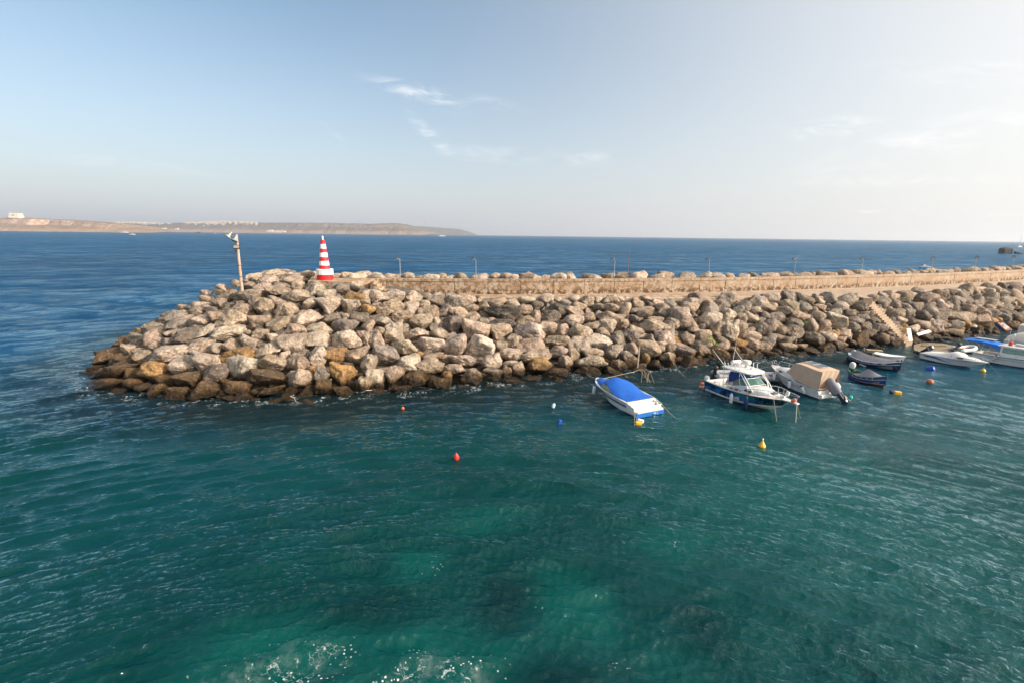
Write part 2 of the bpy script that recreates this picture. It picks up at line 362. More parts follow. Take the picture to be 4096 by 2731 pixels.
TOE_DENSE = crom([(a[0], a[1], 0) for a, b in STN], NS)
CREST_DENSE = crom([b for a, b in STN], NS)
WALL = crom([(-18.4, 56.9), (-13.1, 57.9), (0, 58.7), (9, 60.3), (17.2, 62.2), (25.8, 64.2), (44, 70.2), (58.2, 75.4), (70, 80.4), (92, 91), (114, 103)], 8)
WALL_TOP, PATH_Z = 6.95, 5.2
def offs(line, d):
    t = np.gradient(line, axis=0); t /= np.linalg.norm(t, axis=1)[:, None]
    return line+np.stack([-t[:, 1], t[:, 0]], 1)*d

def mound():
    rows = []
    svals = [-.22, -.08, 0, .15, .3, .45, .6, .75, .9, 1.0]
    for i in range(len(TOE_DENSE)):
        a = Vector(TOE_DENSE[i]); b = Vector(CREST_DENSE[i]); row = []
        for s in svals:
            q = a.lerp(b, s)
            if s < 0: q.z = -3.0*(-s/.22)
            elif i < 11*NS: q.z += .55*math.sin(math.pi*s)
            else: q.z += .25*math.sin(math.pi*s)
            row.append(q)
        rows.append(row)
    return rows, svals
MROWS, MS = mound()
def mound_point(t, s):
    t = min(max(t, 0), len(MROWS)-1.001); i = int(t); f = t-i
    k = 0
    while k < len(MS)-2 and MS[k+1] < s: k += 1
    g = (s-MS[k])/(MS[k+1]-MS[k])
    a = MROWS[i][k].lerp(MROWS[i][k+1], g); b = MROWS[i+1][k].lerp(MROWS[i+1][k+1], g)
    return a.lerp(b, f)
# ------------------------------------------------------------------ stone materials
def stone_mat(name, from_attr=False):
    m = bpy.data.materials.new(name); m.use_nodes = True; t = NT(m.node_tree); t.t.nodes.clear()
    tc = t.n('ShaderNodeTexCoord').outputs['Object']; pos = t.n('ShaderNodeNewGeometry').outputs['Position']
    z = t.n('ShaderNodeSeparateXYZ', {0: pos}).outputs[2]
    if from_attr: base = t.n('ShaderNodeAttribute', attribute_name='tone').outputs['Color']
    else: base = t.n('ShaderNodeObjectInfo').outputs['Color']
    n1 = t.noise(pos, .9, 6, .62, .3); n2 = t.noise(pos, 4.5, 5, .65); n3 = t.noise(pos, 8.5, 4, .7)
    c = t.mix(t.ramp(n1, .40, .62), base, (.55, .55, .55), 'MULTIPLY')
    c = t.mix(t.m('MULTIPLY', t.ramp(n2, .51, .62), .52), c, (.17, .145, .12))
    c = t.mix(t.m('MULTIPLY', t.ramp(n2, .46, .32), .5), c, (.66, .58, .48))
    warmn = t.noise(t.mapping(pos, (1, 1, 1), (0, 0, 0), (7, 3, 1)), .7, 3, .5)
    c = t.mix(t.m('MULTIPLY', t.ramp(warmn, .55, .72), .35), c, (.42, .25, .11))
    pit = t.ramp(n3, .58, .66)
    c = t.mix(t.m('MULTIPLY', pit, .7), c, (.06, .05, .042))
    # weed and wet stain at the water line
    zz = t.m('ADD', z, t.m('MULTIPLY', t.m('SUBTRACT', t.noise(pos, .8, 4, .6), .5), 1.4))
    oc = t.ramp(zz, 1.35, .45)
    c = t.mix(t.m('MULTIPLY', oc, .85), c, t.mix(t.ramp(n2, .35, .65), (.20, .105, .028), (.060, .036, .015)))
    wet = t.ramp(zz, .95, .35)
    c = t.mix(t.m('MULTIPLY', wet, .85), c, t.mix(t.ramp(n2, .35, .65), (.034, .019, .007), (.010, .008, .005)))
    hgt = t.m('ADD', t.m('MULTIPLY', t.noise(pos, 2.4, 8, .68), .9), t.m('MULTIPLY', pit, -.16))
    hgt = t.m('ADD', hgt, t.m('MULTIPLY', n2, .18))
    bmp = t.n('ShaderNodeBump', {'Strength': 1.0, 'Distance': .75, 'Height': hgt})
    bs = t.n('ShaderNodeBsdfPrincipled', {'Base Color': c, 'Roughness': t.ramp(wet, 0, 1, .92, .32), 'Specular IOR Level': .35, 'Normal': bmp})
    t.n('ShaderNodeOutputMaterial', {0: bs}); return m
M_ROCK = stone_mat('weathered_limestone'); M_ROCKS = stone_mat('weathered_limestone_pile', True)

TONE = {'l': (0.736, 0.584, 0.45), 'L': (0.86, 0.707, 0.565), 't': (0.596, 0.449, 0.326), 'g': (0.421, 0.349, 0.283), 'd': (0.282, 0.224, 0.174), 'D': (0.157, 0.13, 0.109), 'o': (0.584, 0.332, 0.123), 'w': (0.17, 0.1, 0.042)}

def icodata(sub):
    bm = bmesh.new(); bmesh.ops.create_icosphere(bm, subdivisions=sub, radius=1)
    v = np.array([q.co[:] for q in bm.verts]); f = [tuple(w.index for w in g.verts) for g in bm.faces]; bm.free()
    return v/np.linalg.norm(v, axis=1)[:, None], f
ICO = {k: icodata(k) for k in (3, 4, 5)}
def rock_shape(seed, sub):
    rng = np.random.default_rng(seed); d, f = ICO[sub]
    n = rng.normal(size=(int(rng.integers(12, 24)) if seed % 3 else int(rng.integers(7, 10)), 3)); n /= np.linalg.norm(n, axis=1)[:, None]
    hh = rng.uniform(.62, 1.0, len(n))
    dd = d@n.T; dd = np.maximum(dd, .05)
    rr = hh/dd
    k = rng.uniform(9, 20) if seed % 3 else rng.uniform(18, 34)
    r = -np.log(np.exp(-k*np.minimum(rr, 3)).sum(1))/k
    r = np.minimum(r, 1.35)
    ox = Vector(rng.uniform(-50, 50, 3))
    nz = np.array([mn.fractal(Vector(q)*1.6+ox, .75, 2.1, 6 if sub == 5 else 5) for q in d])
    rg = np.array([mn.ridged_multi_fractal(Vector(q)*1.1-ox, .9, 2.2, 4, 1., 2.) for q in d])
    r = r*(1+.12*nz - .06*(rg-1.))
    v = d*r[:, None]
    lo, hi = v.min(0), v.max(0)
    return (v-(lo+hi)/2)/((hi-lo)/2), f
NVAR = 36
VAR4 = [rock_shape(100+i, 5) for i in range(NVAR)]
VAR3 = [rock_shape(100+i, 3) for i in range(NVAR)]

# boulders read off the photograph: centre, width, height in pixels of two enlarged crops, then tone
RA = """1455 205 75 50 l|1520 238 140 75 l|1680 200 120 60 l|1790 213 125 70 t|1850 190 100 40 l|1260 265 80 60 t|1345 240 70 35 t|1410 228 70 35 t|1385 270 120 60 l|1660 245 150 70 l|1830 252 95 50 t|1745 285 100 85 t|1475 300 150 80 l|1590 320 200 90 t|1150 300 90 60 l|1030 345 90 60 l|1150 330 110 50 l|1230 350 190 90 t|1395 370 190 115 l|1755 365 195 105 t|1890 310 170 90 l|1975 355 150 80 l|1995 245 120 75 g|2095 310 110 90 g|1940 232 90 45 g|1060 405 150 80 l|1590 405 150 75 l|1480 460 150 145 t|1300 470 205 95 t|1120 415 120 70 t|850 455 80 60 t|920 455 90 60 d|985 490 110 60 t|1060 470 100 50 d|1100 525 135 80 t|1650 485 190 130 t|1850 425 135 95 l|1995 435 185 140 l|2165 440 145 115 l|2310 365 125 95 l|2190 370 160 75 o|2300 475 115 85 o|2215 290 120 60 l|730 510 100 50 d|860 550 135 75 t|700 575 200 75 d|990 560 155 95 l|1240 550 250 150 t|1445 565 155 105 t|1595 590 175 125 t|1835 540 225 135 l|2015 550 155 95 d|2120 530 90 65 g|2235 535 150 85 d|2300 600 110 95 t|680 640 250 100 d|760 650 115 45 l|500 675 130 60 d|880 660 150 100 d|1000 650 180 105 l|1210 655 245 125 l|1460 665 140 95 t|1545 685 80 60 l|1355 650 50 40 l|1365 735 135 145 l|1730 640 175 125 t|1910 620 210 100 l|2120 610 205 135 g|865 700 160 105 d|990 750 195 115 l|1110 765 95 85 l|1220 750 155 115 t|740 720 100 70 g|1725 735 245 155 l|1905 705 195 135 l|2120 705 225 135 l|2310 700 125 135 l|300 830 260 125 w|760 825 310 165 L|640 745 115 65 t|1515 780 190 145 l|1270 830 235 120 o|1650 825 90 70 l|1910 835 130 155 L|2045 835 180 130 o|2210 825 170 145 t|390 855 150 55 w|530 830 140 95 t|600 860 110 70 d|850 905 195 155 L|1040 890 215 215 l|1550 885 215 140 t|1320 930 250 210 L|1755 885 205 150 t|180 930 135 60 w|375 945 270 105 w|635 950 240 155 o|1120 970 195 155 d|1940 970 130 125 g|2110 960 195 195 o|2300 890 105 155 l|150 1000 120 55 w|880 1015 215 120 w|1500 1000 285 135 w|1775 1010 220 150 t|1950 1070 125 120 w|2270 1060 135 155 t|270 1060 240 115 w|450 1045 135 80 w|550 1070 150 60 w|1275 1080 195 105 w|1030 1100 235 145 w|1540 1100 200 55 w|2100 1110 145 90 w|655 1110 150 120 w|800 1130 175 115 w|1410 1115 55 35 w|1220 1160 125 45 w|1400 1180 100 40 w|1665 1165 130 50 w"""
RB = """190 290 90 45 t|190 345 120 110 l|290 315 140 60 l|300 350 200 95 l|455 345 135 95 l|550 335 75 45 t|640 330 80 45 t|620 368 135 85 g|720 355 165 95 g|840 372 145 85 l|930 365 75 65 t|990 340 110 65 t|1100 330 80 45 t|1180 385 105 75 t|1075 385 135 65 t|970 410 95 85 t|1215 342 85 45 t|1285 370 115 65 l|1345 335 80 55 l|1420 360 115 85 l|1495 335 80 60 l|1500 365 60 40 l|1350 408 105 85 d|1435 420 50 60 g|1560 345 60 50 g|1630 360 85 55 l|1715 378 105 105 t|1560 400 115 75 g|1510 450 165 115 D|1660 410 115 65 t|1765 335 60 45 l|1800 365 75 55 l|1885 375 125 95 t|1950 358 90 45 l|1805 420 95 65 g|2010 368 65 55 l|2090 388 115 85 t|2140 352 100 45 t|2230 378 95 55 l|2315 388 95 65 g|290 435 205 125 t|450 430 115 95 l|530 402 95 75 t|570 458 155 115 t|690 440 125 95 g|780 455 145 85 t|880 428 105 65 t|1105 460 275 115 D|1265 440 115 95 t|1620 455 155 85 t|1440 482 165 85 d|1345 490 70 110 t|1730 492 95 75 t|1605 512 165 85 l|1800 470 80 60 g|1850 500 135 105 t|1890 430 145 80 t|1985 440 95 115 t|2060 442 65 45 g|2135 452 125 85 t|2262 425 115 75 t|240 520 125 65 l|375 490 155 100 t|515 525 165 115 t|645 525 80 75 l|745 550 135 135 d|890 495 155 95 t|960 530 90 85 g|1100 532 195 60 D|1265 515 135 65 t|1418 575 155 115 t|1535 580 115 95 t|1950 527 135 115 t|2060 497 75 55 g|2175 555 185 100 t|2210 512 115 60 t|2070 577 115 75 t|2300 552 105 75 g|2272 462 95 80 g|230 602 115 85 t|165 655 165 145 l|320 602 135 155 l|475 610 185 85 l|640 602 145 75 l|905 592 195 155 l|1080 592 185 115 t|1295 597 235 135 L|1670 592 175 95 l|1745 552 125 65 t|1860 552 135 100 l|1830 597 105 70 t|1940 642 135 105 g|2035 632 115 105 g|2160 652 135 85 d|2280 632 135 95 l|400 702 175 105 l|590 687 195 115 L|750 697 185 175 l|930 707 235 185 L|1100 692 100 105 t|1185 672 115 125 t|1310 702 215 125 t|1500 662 175 85 t|1665 692 175 135 l|1795 667 195 115 L|1905 742 145 115 g|2030 712 115 85 t|2160 722 185 135 t|2250 692 110 60 t|2320 722 90 90 t|250 767 195 165 g|410 817 195 145 l|600 770 155 55 t|565 842 225 125 t|820 802 225 85 l|1020 812 155 125 l|1165 752 175 85 l|1200 782 90 55 l|1155 822 125 45 l|1335 772 235 95 t|1500 737 165 95 l|1620 762 95 115 t|1750 752 175 85 l|1740 822 235 105 l|2020 792 135 115 g|2130 790 75 90 o|2290 792 125 105 t|200 932 155 145 l|310 902 165 125 t|480 932 195 125 w|700 930 80 105 o|760 862 175 75 l|870 922 165 135 t|1030 902 165 115 g|1135 882 75 95 t|1215 867 95 115 l|1360 832 195 115 o|1550 822 125 115 t|1930 837 145 85 t|2210 837 105 85 w|370 1002 155 45 w|595 962 55 75 w|670 972 135 95 w|1010 987 115 55 w|1180 962 145 65 w|1310 932 145 55 w|1480 897 185 95 w|1720 882 185 75 w|1920 882 165 65 w|2080 862 125 85 w|815 1002 85 50 w|1300 992 70 40 w|185 1027 140 50 w|140 835 120 140 l"""
# same, crop of the right half, only the largest
RF = """160 505 180 130 l|250 440 110 65 t|330 360 90 45 l|260 425 120 85 l|370 420 95 60 l|370 515 140 110 l|485 495 105 95 l|500 590 105 145 l|420 585 85 100 t|90 640 130 110 l|70 560 110 60 t|150 540 100 60 t|240 640 80 60 t|320 620 80 60 t|180 690 150 60 t|210 720 150 70 d|300 705 150 75 d|60 690 110 60 t|100 755 110 65 t|270 570 80 55 t|590 440 85 75 g|665 460 70 50 l|700 395 95 45 l|780 370 95 50 l|970 385 120 65 t|840 465 100 60 t|930 495 130 80 t|1065 440 70 40 t|1190 435 100 70 l|1165 530 135 110 L|1050 495 100 70 t|1000 550 100 80 t|1310 425 95 50 d|1370 470 95 45 g|1265 475 75 40 d|1280 520 110 50 g|700 575 135 100 d|900 545 110 75 d|820 595 80 60 d|680 680 150 90 t|900 600 120 95 d|1010 640 150 85 d|1110 625 110 65 l|590 610 85 60 t|640 620 110 60 l|1220 610 80 60 t|1180 680 110 70 l|1370 600 90 50 d|1340 560 80 60 d|1510 640 100 80 d|1440 640 60 60 d|1370 560 60 60 d|760 560 90 90 g|630 500 110 60 l|720 490 60 50 g|560 555 100 70 g|450 680 90 70 t|610 720 90 60 d|840 650 120 60 d|780 630 110 50 t|1000 710 130 45 t|940 690 90 40 t|860 690 110 60 t|1200 650 70 50 t|1270 665 60 40 d|1370 660 80 45 t|1460 690 80 30 w|1220 705 110 35 w|760 740 100 45 w|860 745 100 45 w|560 750 110 50 w|640 760 80 40 w|1570 520 80 45 l|1700 490 110 60 d|1760 380 100 60 t|1600 350 70 45 t|1880 345 80 45 d|1620 480 80 70 g|1700 550 100 70 t|1780 560 110 90 l|1650 580 70 60 l|1700 610 90 60 t|1720 630 90 50 d|1790 640 80 55 t|1860 640 60 35 t|1890 600 120 50 t|1600 440 80 50 g|1590 400 80 45 d|1500 450 50 30 l|1530 560 60 40 l|1450 360 70 40 d"""
def parse(txt, x0, y0, sc):
    out = []
    for it in txt.split('|'):
        a = it.split(); x, y, w, h = map(float, a[:4])
        out.append((x0+x/sc, y0+y/sc, w/sc, h/sc, a[4]))
    return out
HAND = parse(RA, 300, 1000, 1.96)+parse(RB, 1400, 1000, 1.809)+parse(RF, 2600, 950, 1.572)

def build_breakwater():
    rows, sv = MROWS, MS
    nc = len(sv); v = [q for r in rows for q in r]; f = []
    for i in range(len(rows)-1):
        for j in range(nc-1):
            a = i*nc+j; f.append((a, a+1, a+nc+1, a+nc))
    bvh = BVHTree.FromPolygons(v, f)
    # core of the mound: dark small stone under the boulders, a little below their feet
    mb = MB()
    vv = [q-Vector((0, 0, .75)) for q in v]
    mb.add(vv, f)
    dk = mat('rubble_core', (.10, .085, .07), .95, .4, 3., 1.0, 9.)
    o = mb.build('rubble_bed', dk); tag(o, kind='structure')
    # sea side slope behind the wall
    back = offs(WALL, .7); b2 = offs(WALL, 5.0); b3 = offs(WALL, 16.)
    mb = MB(); n = len(back)
    vb = [Vector((*q, 6.3)) for q in back]+[Vector((*q, 5.6)) for q in b2]+[Vector((*q, -3)) for q in b3]
    mb.add(vb, [(i+k*n, i+1+k*n, i+1+(k+1)*n, i+(k+1)*n) for k in (0, 1) for i in range(n-1)])
    o = mb.build('seaward_bed', dk); tag(o, kind='structure')
    # head fill
    mb = MB(); ring = [Vector(q)-Vector((0, 0, .5)) for q in CREST_DENSE[:11*NS]]
    c0 = Vector((-19.5, 57, 6.35)); ring += [Vector((-14, 58.2, 6.2)), Vector((-19, 62, 6.2))]
    mb.add([c0]+ring, [(0, i+1, (i+1) % len(ring)+1) for i in range(len(ring))])
    o = mb.build('head_bed', dk); tag(o, kind='structure')

    R = []   # rocks: centre, axes basis matrix, size px, tone, seed
    rng = random.Random(3)
    def view_basis(px, py, roll):
        d = ray(px, py).normalized(); xr = Vector((d.y, -d.x, 0)).normalized(); zr = xr.cross(d)
        B = Matrix((xr, d, zr)).transposed()
        return B @ Matrix.Rotation(roll, 3, 'Y')
    origin = Vector((0, 0, CAM_H))
    for k, (px, py, w, h, tn) in enumerate(HAND):
        d = ray(px, py).normalized(); hit, nrm, idx, dist = bvh.ray_cast(origin, d)
        if hit is None:
            if px < 1400: hit = PY(px, py, 58 if py < 1110 else 54)
            else: continue
        depth = (hit-origin).dot(cF)
        rw, rh = w/2/FPX*depth*1.07, h/2/FPX*depth*1.10
        rd = (rw*.55+rh*.6)*rng.uniform(.95, 1.25)
        c = hit + d*(rd*.10)
        B = view_basis(px, py, rad(rng.uniform(-10, 10)))
        R.append([c, B, (rw, rd, rh), tn, k*7+1, w*h*1.0, True])
    # random boulders where the photograph's small ones are
    cells = {}
    def key(c): return (int(c.x//2.2), int(c.y//2.2))
    def put(c, r): cells.setdefault(key(c), []).append((c, r))
    def near(c, r, k):
        a, b = key(c)
        for i in (-1, 0, 1):
            for j in (-1, 0, 1):
                for (q, s) in cells.get((a+i, b+j), ()):
                    if (q-c).length < k*(r+s): return True
        return False
    for q in R: put(q[0], (q[2][0]+q[2][2])/2)
    sa = P(3444, 1195, 4.95); sb = P(3622, 1380, .15); sw = (P(3475, 1192, 4.95)-sa)
    def on_stairs(c, r):
        m0 = (sa+sw*.5); m1 = sb+sw*.5; ab = (m1-m0).xy; tt = max(0, min(1, (c.xy-m0.xy).dot(ab)/ab.length_squared))
        return (c.xy-(m0.xy+ab*tt)).length < .88+r*.52
    nt_ = len(MROWS)
    def darts(n, rmin, rmax, k, sink, smin=-.06, smax=1.0, tones='ltttgggd', jit=.1):
        for _ in range(n):
            t = rng.uniform(1, nt_-2); s = rng.uniform(smin, smax); r = rng.uniform(rmin, rmax)
            if t < 2*NS and rng.random() < .3: continue
            hz = t < 14.5*NS and r < 1.0
            c = mound_point(t, s); c = c-Vector((0, 0, sink+(.42 if hz and sink < .5 else 0)))
            if near(c, r, k) or on_stairs(c, r) or (c.z < .4 and 43 < c.x < 52 and c.y > 52.5 and r < .8 and False): continue
            px, py = PIX(c)
            B = Matrix.Rotation(rng.uniform(0, 6.28), 3, 'Z') @ Matrix.Rotation(rng.uniform(-.6, .6), 3, 'X') @ Matrix.Rotation(rng.uniform(-.6, .6), 3, 'Y')
            depth = (c-origin).dot(cF)
            a = r*rng.uniform(1.0, 1.45); b = r*rng.uniform(.8, 1.05); e = r*rng.uniform(.65, .95)
            tn = rng.choice(tones) if not hz else rng.choice('tgdd')  # sunk gap fillers toned darker: shade between boulders put into their colour
            if c.z < .8: tn = 'w'
            elif c.z < 1.6 and rng.random() < .35: tn = 'o'
            R.append([c, B, (a, b, e), tn, rng.randrange(10**6), (2*r*FPX/depth)**2*(.8 if sink < .3 else .3), sink < .3]); put(c, r)
    # drop hand-read boulders that would sit on the stair
    R[:] = [q for q in R if not on_stairs(q[0], (q[2][0]+q[2][2])/2)]
    darts(3500, .85, 1.15, .80, .10); darts(5000, .65, .88, .80, .12); darts(7000, .45, .62, .80, .25)
    darts(7000, .28, .42, .72, .45); darts(5000, .55, .8, .62, .95, tones='dgd')  # deepest fillers use dark tones, gap shade put into the colour
    # boulders of the seaward slope whose tops show over the wall
    L = WALL; seg = np.hypot(*np.diff(L, axis=0).T); cum = np.concatenate([[0], np.cumsum(seg)])
    def on_wall(sd_, off):
        i = min(np.searchsorted(cum, sd_)-1, len(L)-2); i = max(i, 0); g = (sd_-cum[i])/seg[i]
        a = Vector(L[i]).lerp(Vector(L[i+1]), g); tv = Vector(L[i+1]-L[i]).normalized(); nv = Vector((-tv.y, tv.x))
        return a+nv*off
    s_ = .5
    while s_ < cum[-1]-2:
        r = rng.uniform(.6, 1.25)*rng.choice((1, 1, 1, .7)); q = on_wall(s_, rng.uniform(1.9, 2.9))
        zt = rng.uniform(7.15, 7.55)+.22*(r-.6); c = Vector((q.x, q.y, zt-r*.8))
        B = Matrix.Rotation(rng.uniform(-.5, .5)+math.atan2(q.x, 60)*0, 3, 'Z') @ Matrix.Rotation(rng.uniform(-.25, .25), 3, 'Y')
        depth = (c-origin).dot(cF)
        R.append([c, B, (r*rng.uniform(1.1, 1.7), r, r*.85), rng.choice('lltt' if q.x < 20 else 'ttgg'), rng.randrange(10**6), (2*r*FPX/depth)**2*.35, True])
        s_ += r*rng.uniform(1.2, 2.9)
    for off, zz in ((3.6, 6.3), (5.3, 5.2), (7.5, 3.6), (10, 1.8), (12.5, .4)):
        s_ = .5
        while s_ < cum[-1]-2:
            r = rng.uniform(.7, 1.1); q = on_wall(s_, off+rng.uniform(-.5, .5)); c = Vector((q.x, q.y, zz+rng.uniform(-.2, .2)))
            B = Matrix.Rotation(rng.uniform(0, 6), 3, 'Z') @ Matrix.Rotation(rng.uniform(-.4, .4), 3, 'Y')
            R.append([c, B, (r*1.3, r, r*.8), rng.choice('ttg'), rng.randrange(10**6), 1, True]); s_ += r*2.2
    # rocks on top of the head, round the beacon slab and beyond it
    for (px, py, w, h, yy) in ((1085, 1105, 110, 45, 58), (1140, 1098, 90, 40, 59), (1235, 1100, 70, 35, 59.5), (1350, 1104, 60, 22, 60.5), (1405, 1106, 75, 28, 61), (1015, 1112, 60, 35, 57), (1460, 1100, 60, 30, 61.5), (1495, 1107, 40, 20, 61.5),
                               (1310, 1100, 60, 20, 61), (1200, 1108, 70, 30, 57.5), (1172, 1120, 70, 40, 54.4), (1258, 1135, 50, 30, 53.2)):
        c = PY(px, py, yy); w_, h_ = w/2/FPX*yy*1.1, h/2/FPX*yy*1.3
        c.z -= .1
        R.append([c, view_basis(px, py, rng.uniform(-.15, .15)), (w_, (w_+h_)/2, max(h_, .4)), rng.choice('llt'), rng.randrange(10**6), w*h*.9, True])
    # boulders banked against both flanks of the stair
    dv = sb-sa; dxy = Vector((dv.x, dv.y, 0)).normalized(); wn_ = Vector((-dxy.y, dxy.x, 0))
    if wn_.dot(sw) < 0: wn_ = -wn_
    for sd_ in (-1, 1):
        u = .03
        while u < 1.06:
            r = rng.uniform(.42, .78); off = (.875+r*(1.05 if sd_ < 0 else .9))*sd_+(.875 if sd_ < 0 else 1.1)
            c = sa+dv*u+wn_*off; c.z -= r*(.95 if sd_ < 0 else .6)
            B = Matrix.Rotation(rng.uniform(0, 6.28), 3, 'Z') @ Matrix.Rotation(rng.uniform(-.5, .5), 3, 'X')
            depth = (c-origin).dot(cF); R.append([c, B, (r*1.15, r, r*.85), 'w' if c.z < .6 else rng.choice('ttgd'), rng.randrange(10**6), (2*r*FPX/depth)**2*.8, True]); u += r*.24
            if sd_ < 0:
                c = sa+dv*(u-.05)+wn_*(off-.9); c.z -= r*1.4; R.append([c, B, (r*1.4, r*1.2, r), 'w' if c.z < .6 else 'd', rng.randrange(10**6), 1., True])
    order = sorted(range(len(R)), key=lambda i: -R[i][5]); top = set(order[:300])
    meshes = []
    for i, (v_, f_) in enumerate(VAR4):
        me = bpy.data.meshes.new('boulder'); me.from_pydata([tuple(q) for q in v_], [], f_); me.shade_smooth(); me.materials.append(M_ROCK); meshes.append(me)
    SV, SF, SC = [], [], []; off = 0; singles = []
    F3 = np.array(VAR3[0][1])
    ntri = 0
    for i, (c, B, sz, tn, seed, area, vis) in enumerate(R):
        g = random.Random(seed); k = g.uniform(.84, 1.14); col = tuple(q*k*g.uniform(.97, 1.03) for q in TONE[tn])
        vi = g.randrange(NVAR)
        flip = (g.choice((-1, 1)), g.choice((-1, 1)), g.choice((-1, 1)))
        if flip[0]*flip[1]*flip[2] < 0: flip = (flip[0], flip[1], -flip[2])
        Mx = B.to_4x4() @ Matrix.Diagonal((sz[0]*flip[0], sz[1]*flip[1], sz[2]*flip[2], 1)); Mx.translation = c
        if i in top:
            o = bpy.data.objects.new('boulder', meshes[vi]); COL.objects.link(o); o.matrix_world = Mx; o.color = (*col, 1)
            singles.append((o, tn, sz, PIX(c), c.copy()))
        else:
            A = np.array(Mx.to_3x3()); vv = VAR3[vi][0]@A.T+np.array(c)
            SV.append(vv); SF.append(F3+off); off += len(vv); SC.append(np.tile(np.array([*col, 1.0]), (len(vv), 1)))
    SV = np.vstack(SV); SF = np.vstack(SF); SC = np.vstack(SC)
    me = bpy.data.meshes.new('boulder_pile'); me.vertices.add(len(SV)); me.vertices.foreach_set('co', SV.ravel().astype('f4'))
    me.loops.add(SF.size); me.loops.foreach_set('vertex_index', SF.ravel().astype('i4'))
    me.polygons.add(len(SF)); me.polygons.foreach_set('loop_start', np.arange(0, SF.size, 3, dtype='i4')); me.polygons.foreach_set('loop_total', np.full(len(SF), 3, 'i4'))
    me.update(calc_edges=True); me.shade_smooth()
    ca = me.color_attributes.new('tone', 'FLOAT_COLOR', 'POINT'); ca.data.foreach_set('color', SC.ravel().astype('f4'))
    me.materials.append(M_ROCKS); o = bpy.data.objects.new('boulder_pile', me); COL.objects.link(o)
    tag(o, 'smaller and farther limestone boulders filling the breakwater slopes', 'boulders', kind='stuff')
    label_boulders(singles)
    return bvh

LAND = [(1120, 'left of the beacon'), (1300, 'below the beacon'), (1609, 'below the first lamp'), (1910, 'below the second lamp'),
        (2230, 'short of the third lamp'), (2480, 'above the blue covered boat'), (2700, 'between the nearest boats'), (2930, 'behind the fishing boat'),
        (3260, 'behind the tan canopy'), (3480, 'left of the stair'), (4200, 'right of the stair')]
def label_boulders(S_):
    tn_name = {'l': 'pale beige', 'L': 'almost white', 't': 'tan', 'g': 'grey', 'd': 'dark grey brown', 'D': 'blackened', 'o': 'orange ochre', 'w': 'wet brown'}
    ent = []
    for (o, tn, sz, px, c) in S_:
        w, h = sz[0], sz[2]
        shape = 'long flat' if w > 1.75*h else 'tall upright' if h > 1.15*w else 'blocky' if w < 1.15*h else 'rounded'
        if px[1] < 1120 and px[0] > 1380: row = 'peeping over the wall'; 
        elif c.z < .7: row = 'at the waterline'
        elif c.z < 1.9: row = 'just above water'
        elif c.z < 3.3: row = 'low on the slope'
        elif c.z < 4.5: row = 'high on the slope'
        else: row = 'on the crest'
        if px[0] < 1050 : col = 'left of the pole' if px[0] < 880 else 'under the pole'
        else:
            col = min(LAND, key=lambda q: abs(q[0]-px[0]))[1]
        ent.append([o, tn_name[tn], shape, row, col, px])
    from collections import defaultdict
    D = defaultdict(list)
    for e in ent: D[(e[1], e[2], e[3], e[4])].append(e)
    ordn = ['leftmost', 'second from left', 'third from left', 'fourth from left', 'fifth from left', 'sixth from left', 'seventh from left', 'eighth from left', 'ninth from left', 'tenth from left']
    for k, es in D.items():
        es.sort(key=lambda e: e[5][0])
        for i, e in enumerate(es):
            lab = f'{e[1]} {e[2]} boulder {e[3]} {e[4]}'
            if len(es) > 1: lab = f'{ordn[min(i, 9)]} ' + lab
            w = lab.split()
            tag(e[0], ' '.join(w[:16]) if len(w) <= 16 else lab.replace('blue covered boat', 'blue cover').replace('short of the', 'near').replace('from left', 'left'), 'boulder', 'limestone boulders of the breakwater')

# ------------------------------------------------------------------ wall, path, stair
def wall_mat(name, light=1.0, joints=True):
    m = bpy.data.materials.new(name); m.use_nodes = True; t = NT(m.node_tree); t.t.nodes.clear()
    pos = t.n('ShaderNodeNewGeometry').outputs['Position']
    z = t.n('ShaderNodeSeparateXYZ', {0: pos}).outputs[2]; x = t.n('ShaderNodeSeparateXYZ', {0: pos}).outputs[0]
    n1 = t.noise(pos, .55, 5, .6); n2 = t.noise(pos, 2.2, 6, .68, .4); n3 = t.noise(t.mapping(pos, (.6, .6, .7)), 1.9, 6, .68, .6)
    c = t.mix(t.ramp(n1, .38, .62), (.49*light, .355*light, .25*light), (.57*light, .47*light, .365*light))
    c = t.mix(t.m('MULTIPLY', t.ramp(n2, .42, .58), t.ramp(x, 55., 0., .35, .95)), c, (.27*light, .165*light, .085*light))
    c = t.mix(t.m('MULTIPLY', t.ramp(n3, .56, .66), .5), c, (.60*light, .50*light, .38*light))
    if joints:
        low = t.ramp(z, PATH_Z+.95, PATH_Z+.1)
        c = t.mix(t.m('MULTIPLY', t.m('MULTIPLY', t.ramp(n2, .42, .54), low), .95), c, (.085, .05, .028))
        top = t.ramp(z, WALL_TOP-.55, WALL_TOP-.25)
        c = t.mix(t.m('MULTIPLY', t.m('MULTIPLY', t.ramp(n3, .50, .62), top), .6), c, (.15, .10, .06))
    hgt = t.m('ADD', t.noise(pos, 5, 6, .65), t.m('MULTIPLY', t.noise(pos, 30, 3, .6), .2))
    bs = t.n('ShaderNodeBsdfPrincipled', {'Base Color': c, 'Roughness': .92, 'Specular IOR Level': .25, 'Normal': t.n('ShaderNodeBump', {'Strength': .5, 'Distance': .05, 'Height': hgt})})
    t.n('ShaderNodeOutputMaterial', {0: bs}); return m
M_WALL = wall_mat('stained_render', .74); M_COPE = wall_mat('coping_stone', .74, False); M_PATH = wall_mat('pale_concrete', .80, False)

